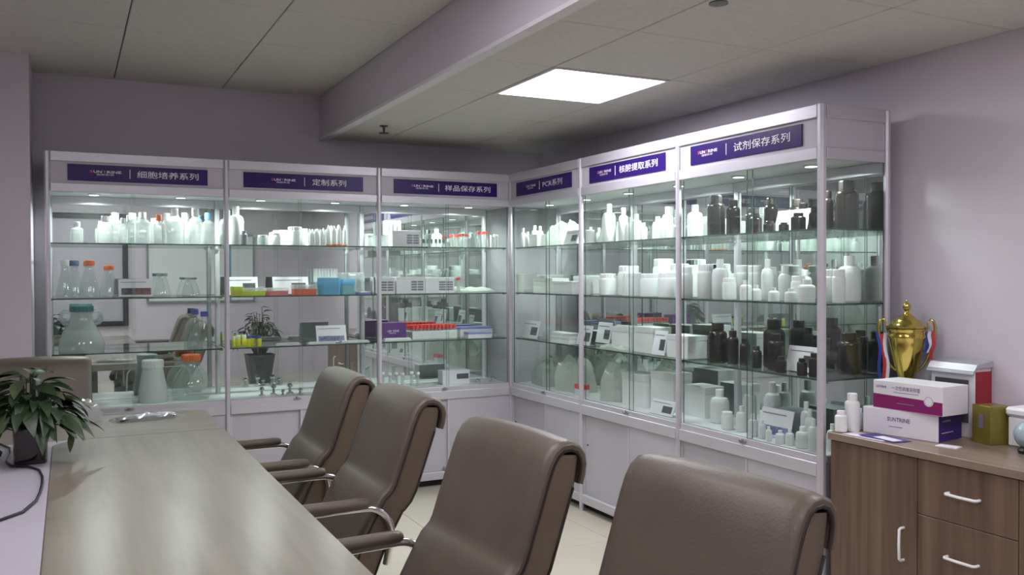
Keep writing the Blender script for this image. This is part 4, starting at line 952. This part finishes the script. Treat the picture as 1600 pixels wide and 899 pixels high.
# trophy cup
t = thing('trophy_cup', 'gold two handled trophy cup with lid and ribbons', 'trophy', (0.370, -3.128, TOP), 0.60)
t.scale = (0.83, 0.83, 0.91)
MB().lathe([(0.045, 0), (0.045, 0.045), (0.038, 0.05)], 24).build('base', 'black_plastic', t, 40)
MB().lathe([(0.034, 0.05), (0.030, 0.075), (0.014, 0.10), (0.012, 0.135), (0.024, 0.15), (0.026, 0.165), (0.015, 0.178), (0.014, 0.19), (0.028, 0.21)], 28).build('stem', 'gold', t, 50)
MB().lathe([(0.022, 0.20), (0.036, 0.225), (0.048, 0.26), (0.064, 0.31), (0.078, 0.36), (0.087, 0.40), (0.091, 0.425), (0.095, 0.432), (0.095, 0.440), (0.091, 0.446), (0.094, 0.462), (0.100, 0.468), (0.100, 0.474), (0.092, 0.476)], 40).build('bowl', 'gold', t, 50)
ld = MB().lathe([(0.098, 0.4765), (0.098, 0.484), (0.088, 0.488), (0.076, 0.498), (0.070, 0.512), (0.050, 0.520), (0.036, 0.532), (0.022, 0.540), (0.012, 0.548), (0.009, 0.556)], 40).build('lid', 'gold', t, 50)
MB().lathe([(0.008, 0.555), (0.016, 0.562), (0.021, 0.574), (0.018, 0.588), (0.010, 0.596), (0.006, 0.600), (0.007, 0.606), (0.001, 0.613)], 20).build('finial', 'gold', ld, 50)
for s in (-1, 1):
    pts = [(0, s * 0.050, 0.27), (0, s * 0.075, 0.29), (0, s * 0.100, 0.33), (0, s * 0.122, 0.39), (0, s * 0.134, 0.44), (0, s * 0.136, 0.48), (0, s * 0.128, 0.510), (0, s * 0.113, 0.518), (0, s * 0.101, 0.50), (0, s * 0.098, 0.472)]
    MB().tube(pts, [0.006, 0.007, 0.008, 0.008, 0.008, 0.008, 0.007, 0.006, 0.005, 0.004], 8).build('handle', 'gold', t, 60)
for s, m, dy, l0, l1 in ((1, 'ribbon_blue', 0.138, 0.455, 0.23), (1, 'ribbon_red', 0.117, 0.445, 0.20), (1, 'ribbon_white', 0.103, 0.450, 0.22), (-1, 'ribbon_red', 0.132, 0.465, 0.33), (-1, 'ribbon_white', 0.115, 0.462, 0.36), (-1, 'ribbon_blue', 0.103, 0.460, 0.36)):
    b = MB(); V = []; n = 9
    for i in range(n):
        z = l0 + (l1 - l0) * i / (n - 1); yy = s * dy + 0.006 * math.sin(i * 0.9 + dy * 60) - s * 0.014 * i / n; xx = -0.012 + 0.006 * math.cos(i * 0.8)
        V += [(xx, yy - 0.008, z), (xx, yy + 0.008, z), (xx + 0.0012, yy + 0.008, z), (xx + 0.0012, yy - 0.008, z)]
    F = [(4 * i + k, 4 * i + (k + 1) % 4, 4 * i + 4 + (k + 1) % 4, 4 * i + 4 + k) for i in range(n - 1) for k in range(4)] + [(3, 2, 1, 0), tuple(range(4 * n - 4, 4 * n))]
    b.add(V, F).build('ribbon', m, t)

# upright white case with a window and red side
t = thing('award_case', 'white upright case with grey window, silver lid and red side', 'case', (0.376, -3.352, TOP))
hw = 0.105
MB().cbox(0, 0.098, -hw + 0.006, hw, 0, 0.285, 0.002).build('body', 'carton_white', t)
MB().box(0.002, 0.096, -hw + 0.001, -hw + 0.0055, 0.002, 0.270).build('side_panel', 'red_panel', t)
MB().box(-0.004, -0.0002, -hw + 0.034, hw - 0.022, 0.06, 0.235).build('window', 'case_window', t)
MB().box(-0.0048, -0.0041, -0.045, 0.055, 0.150, 0.172).build('red_print', 'ribbon_red', t)
lid = MB(); lid.extrude([[(-0.022, y, 0.272), (-0.026, y, 0.262), (-0.010, y, 0.285), (0.0, y, 0.300), (0.098, y, 0.312), (0.100, y, 0.286), (0.0, y, 0.2855)] for y in (-hw - 0.004, hw + 0.004)])
lid.build('lid', 'silver_panel', t)
# olive gold gift box
t = thing('gift_box', 'olive gold gift box with dark emblem beside the cartons', 'box', (0.322, -3.528, TOP), -PI / 2 - math.radians(12))
MB().cbox(-0.048, 0.048, -0.012, 0.088, 0, 0.150, 0.0015).build('body', 'gold_box', t)
MB().box(-0.012, 0.010, -0.0135, -0.0123, 0.062, 0.115).build('emblem', 'print_line', t)
# white lidded container and glazed orb, partly out of view
t = thing('lidded_container', 'white lidded container against the right wall', 'container', (0.412, -3.685, TOP))
MB().cbox(-0.05, 0.05, -0.085, 0.085, 0, 0.115, 0.006).build('body', 'carton_white', t); MB().cbox(-0.058, 0.058, -0.094, 0.094, 0.116, 0.152, 0.010).build('lid', 'carton_white', t)
t = thing('glazed_orb', 'pale blue glazed orb on a dark foot', 'orb', (0.290, -3.735, TOP))
MB().lathe([(0.036, 0), (0.040, 0.012), (0.030, 0.022)], 20).build('foot', 'black_plastic', t, 40)
MB().lathe([(0.052 * math.cos(a), 0.068 + 0.052 * math.sin(a)) for a in [-PI / 2 + 0.62 + (PI - 0.64) * i / 14 for i in range(15)]], 28).build('globe', 'orb_glaze', t, 60)
# bottles by the showcase end
for (x, y, w, h, lab) in ((0.084, -3.091, 0.062, 0.160, 'tall white plastic bottle on the walnut cabinet, touching the carton'), (0.026, -3.084, 0.050, 0.090, 'short white plastic bottle on the walnut cabinet, nearest its front edge'), (0.142, -3.076, 0.034, 0.09, 'slim short white bottle on the walnut cabinet, behind the tall bottle')):
    t = thing('plastic_bottle', lab, 'bottle', (x, y, TOP + 0.0012)); round_bottle(t, w, h, 'bottle_white', 'cap_white', True)
# papers
for i, (x, y, r, m, lab) in enumerate(((0.045, -3.215, 0.05, 'carton_white', 'white leaflet lying on the walnut cabinet under a purple leaflet'), (0.070, -3.270, -0.12, 'carton_navy', 'purple leaflet lying on the walnut cabinet in front of the cartons'))):
    t = thing('leaflet', lab, 'leaflet', (x, y, TOP + 0.0002 + 0.0013 * i), r)
    MB().box(-0.045, 0.045, -0.10, 0.10, 0, 0.001).build('sheet', m, t); MB().box(-0.030, 0.020, -0.08, 0.03, 0.0011, 0.0013).build('printed_panel', 'carton_white' if i else 'carton_navy', t)
t = thing('name_card', 'small pinkish white card on the walnut cabinet by the gold box', 'card', (0.135, -3.515, TOP), 0.25)
MB().box(-0.026, 0.026, -0.040, 0.040, 0, 0.004).build('card', 'carton_white', t)

# ------------------------------------------------------------------ things on the conference table
def leaf_mesh(name, ln, wd, droop, mat):
    b = MB(); V = []; n = 8
    for i in range(n + 1):
        u = i / n; w = wd * (math.sin(PI * min(1, u * 1.02)) ** 0.75) * (1 - 0.35 * u) if 0 < i < n else 0.0012
        y = ln * u * (1 - 0.10 * droop * u); z = -droop * ln * u * u * 0.75 + 0.16 * ln * u
        for k, q in ((-1, 0.25), (0, 0.0), (1, 0.25)): V.append((k * w, y, z + q * w))
    F = []
    for i in range(n):
        for k in range(2): F.append((3 * i + k, 3 * i + k + 1, 3 * i + 4 + k, 3 * i + 3 + k))
    return b.add(V, F).mesh(name, mat, 60)
def leafy(t, base_z, count, spread, hmin, hmax, seed, lens=(0.09, 0.15), dull=0.2, stem_r=0.0025, rim=0.03):
    rnd = random.Random(seed)
    kinds = [leaf_mesh('leaf', 1.0, 0.235, dr, m) for dr in (0.4, 0.9, 1.5) for m in ('leaf_green', 'leaf_dull')]
    for i in range(count):
        a = i * 2.39996 + rnd.uniform(-0.3, 0.3); q = rnd.random() ** 0.7
        z = base_z + hmin + (hmax - hmin) * (1 - q * 0.85) * rnd.uniform(0.75, 1.0); r = spread * (0.15 + 0.85 * q)
        p0 = Vector((rim * math.cos(a), rim * math.sin(a), base_z)); p1 = Vector((r * math.cos(a), r * math.sin(a), z))
        mid = (p0 + p1) / 2 + Vector((0, 0, 0.3 * (z - base_z)))
        ob = MB().tube([p0 * (1 - u) ** 2 + mid * 2 * u * (1 - u) + p1 * u * u for u in [k / 5 for k in range(6)]], stem_r, 5).build('stem', 'leaf_green', t, 60)
        L = rnd.uniform(*lens)
        dk = 0 if q < 0.35 else 2 if q < 0.75 else 4
        while dk and (0.4, 0.9, 1.5)[dk // 2] * L > p1.z - 0.03: dk -= 2
        lf = bpy.data.objects.new('leaf', kinds[dk + (rnd.random() < dull)]); COL.objects.link(lf); lf.parent = ob
        lf.location = p1; lf.rotation_euler = (rnd.uniform(-0.35, 0.25), rnd.uniform(-0.4, 0.4), a - PI / 2 + rnd.uniform(-0.5, 0.5)); lf.scale = (L, L, L)
t = thing('potted_plant', 'leafy green plant in a dark glass vase on the conference table', 'potted plant', (-3.026, -2.075, 0.8001))
MB().lathe([(0.052, 0), (0.055, 0.004), (0.058, 0.130), (0.055, 0.132), (0.052, 0.012), (0.0, 0.010)], 28, sq=6).build('vase', 'vase_glass', t, 35)
MB().lathe([(0.048, 0.0125), (0.051, 0.110), (0.0, 0.115)], 24, sq=6).build('soil', 'soil', t, 35)
leafy(t, 0.11, 120, 0.130, 0.005, 0.255, 11, (0.085, 0.15), 0.12)
st = MB().tube([(0.02, -0.01, 0.11), (0.08, -0.03, 0.17), (0.130, -0.045, 0.155), (0.142, -0.05, 0.112)], 0.002, 5).build('stem', 'leaf_dull', t, 60)
lf = bpy.data.objects.new('leaf', leaf_mesh('leaf', 1.0, 0.17, 0.3, 'leaf_dull')); COL.objects.link(lf); lf.parent = st; lf.location = (0.141, -0.05, 0.114); lf.rotation_euler = (-1.42, 0.1, 0.3); lf.scale = (0.088,) * 3
# cable and adapter on the white centre panel
CZ = 0.8052
cb = MB().tube([(x, y, CZ) for x, y in ((-3.34, -1.50), (-3.24, -1.56), (-3.152, -1.642), (-3.11, -1.76), (-3.10, -1.90), (-3.106, -2.05), (-3.085, -2.150), (-3.03, -2.185), (-2.994, -2.27), (-2.981, -2.39), (-2.979, -2.51), (-2.982, -2.64), (-2.990, -2.75), (-3.020, -2.88), (-3.075, -2.95), (-3.18, -3.0))], 0.0045, 8).build('power_cable', 'black_plastic', None, 60)
tag(cb, 'black cable curling over the white centre panel of the table', 'cable')
t = thing('power_adapter', 'small black adapter on the white centre panel', 'adapter', (-3.165, -1.90, 0.8001), 0.3)
MB().cbox(-0.03, 0.03, -0.022, 0.022, 0, 0.026, 0.004).build('body', 'black_plastic', t); MB().box(0.0302, 0.036, -0.008, 0.008, 0.008, 0.018).build('socket', 'grey_box', t)
# clear wrapped pack and loose bag at the far end of the table
t = thing('wrapped_pack', 'clear plastic wrapped pack with dark edge on the far table end', 'pack', (-2.555, -1.185, TABLE_Z + 0.0005), 0.20)
b = MB(); V = []; n, m = 26, 7
for i in range(n + 1):
    u = i / n; x = -0.17 + 0.34 * u; hh = 0.003 + 0.026 * math.sin(PI * u) ** 0.6 + 0.004 * math.sin(17 * u) * math.sin(PI * u); ww = 0.05 + 0.03 * math.sin(PI * u)
    for k in range(m):
        a = PI * k / (m - 1); V.append((x, -ww * math.cos(a), hh * math.sin(a) * (1 + 0.12 * math.sin(23 * u + 5 * k)) + 0.0001))
F = [(i * m + k, i * m + k + 1, (i + 1) * m + k + 1, (i + 1) * m + k) for i in range(n) for k in range(m - 1)] + [(i * m, (i + 1) * m, (i + 1) * m + m - 1, i * m + m - 1) for i in range(n)]
b.add(V, F).build('wrapper', 'bag_film', t, 30)
MB().cbox(-0.14, 0.11, -0.060, 0.040, 0.001, 0.012, 0.003).build('contents', 'print_dark', t); MB().cbox(-0.06, 0.12, -0.035, 0.04, 0.0122, 0.020, 0.003).build('inner_sheet', 'carton_white', t)
t = thing('plastic_bag', 'crumpled clear plastic bag on the far table end beside the plant', 'bag', (-2.845, -1.125, TABLE_Z + 0.0005), 0.1)
lumpy_bag(t, 0.19, 0.17, 0.10, 'bag_film', seed=5)

# ------------------------------------------------------------------ floor plant near the right wall, seen in the mirrors
t = thing('floor_plant', 'leafy floor plant in a dark grey tapered square pot', 'potted plant', (-0.55, -5.86, 0))
MB().lathe([(0.125, 0), (0.130, 0.01), (0.185, 0.39), (0.190, 0.41), (0.172, 0.41), (0.165, 0.34)], 28, sq=8).build('pot', 'pot_grey', t, 35)
MB().lathe([(0.160, 0.33), (0.164, 0.355), (0.0, 0.37)], 24, sq=8).build('soil', 'soil', t, 35)
leafy(t, 0.36, 90, 0.24, 0.18, 0.72, 23, (0.11, 0.17), 0.15, 0.004, 0.05)
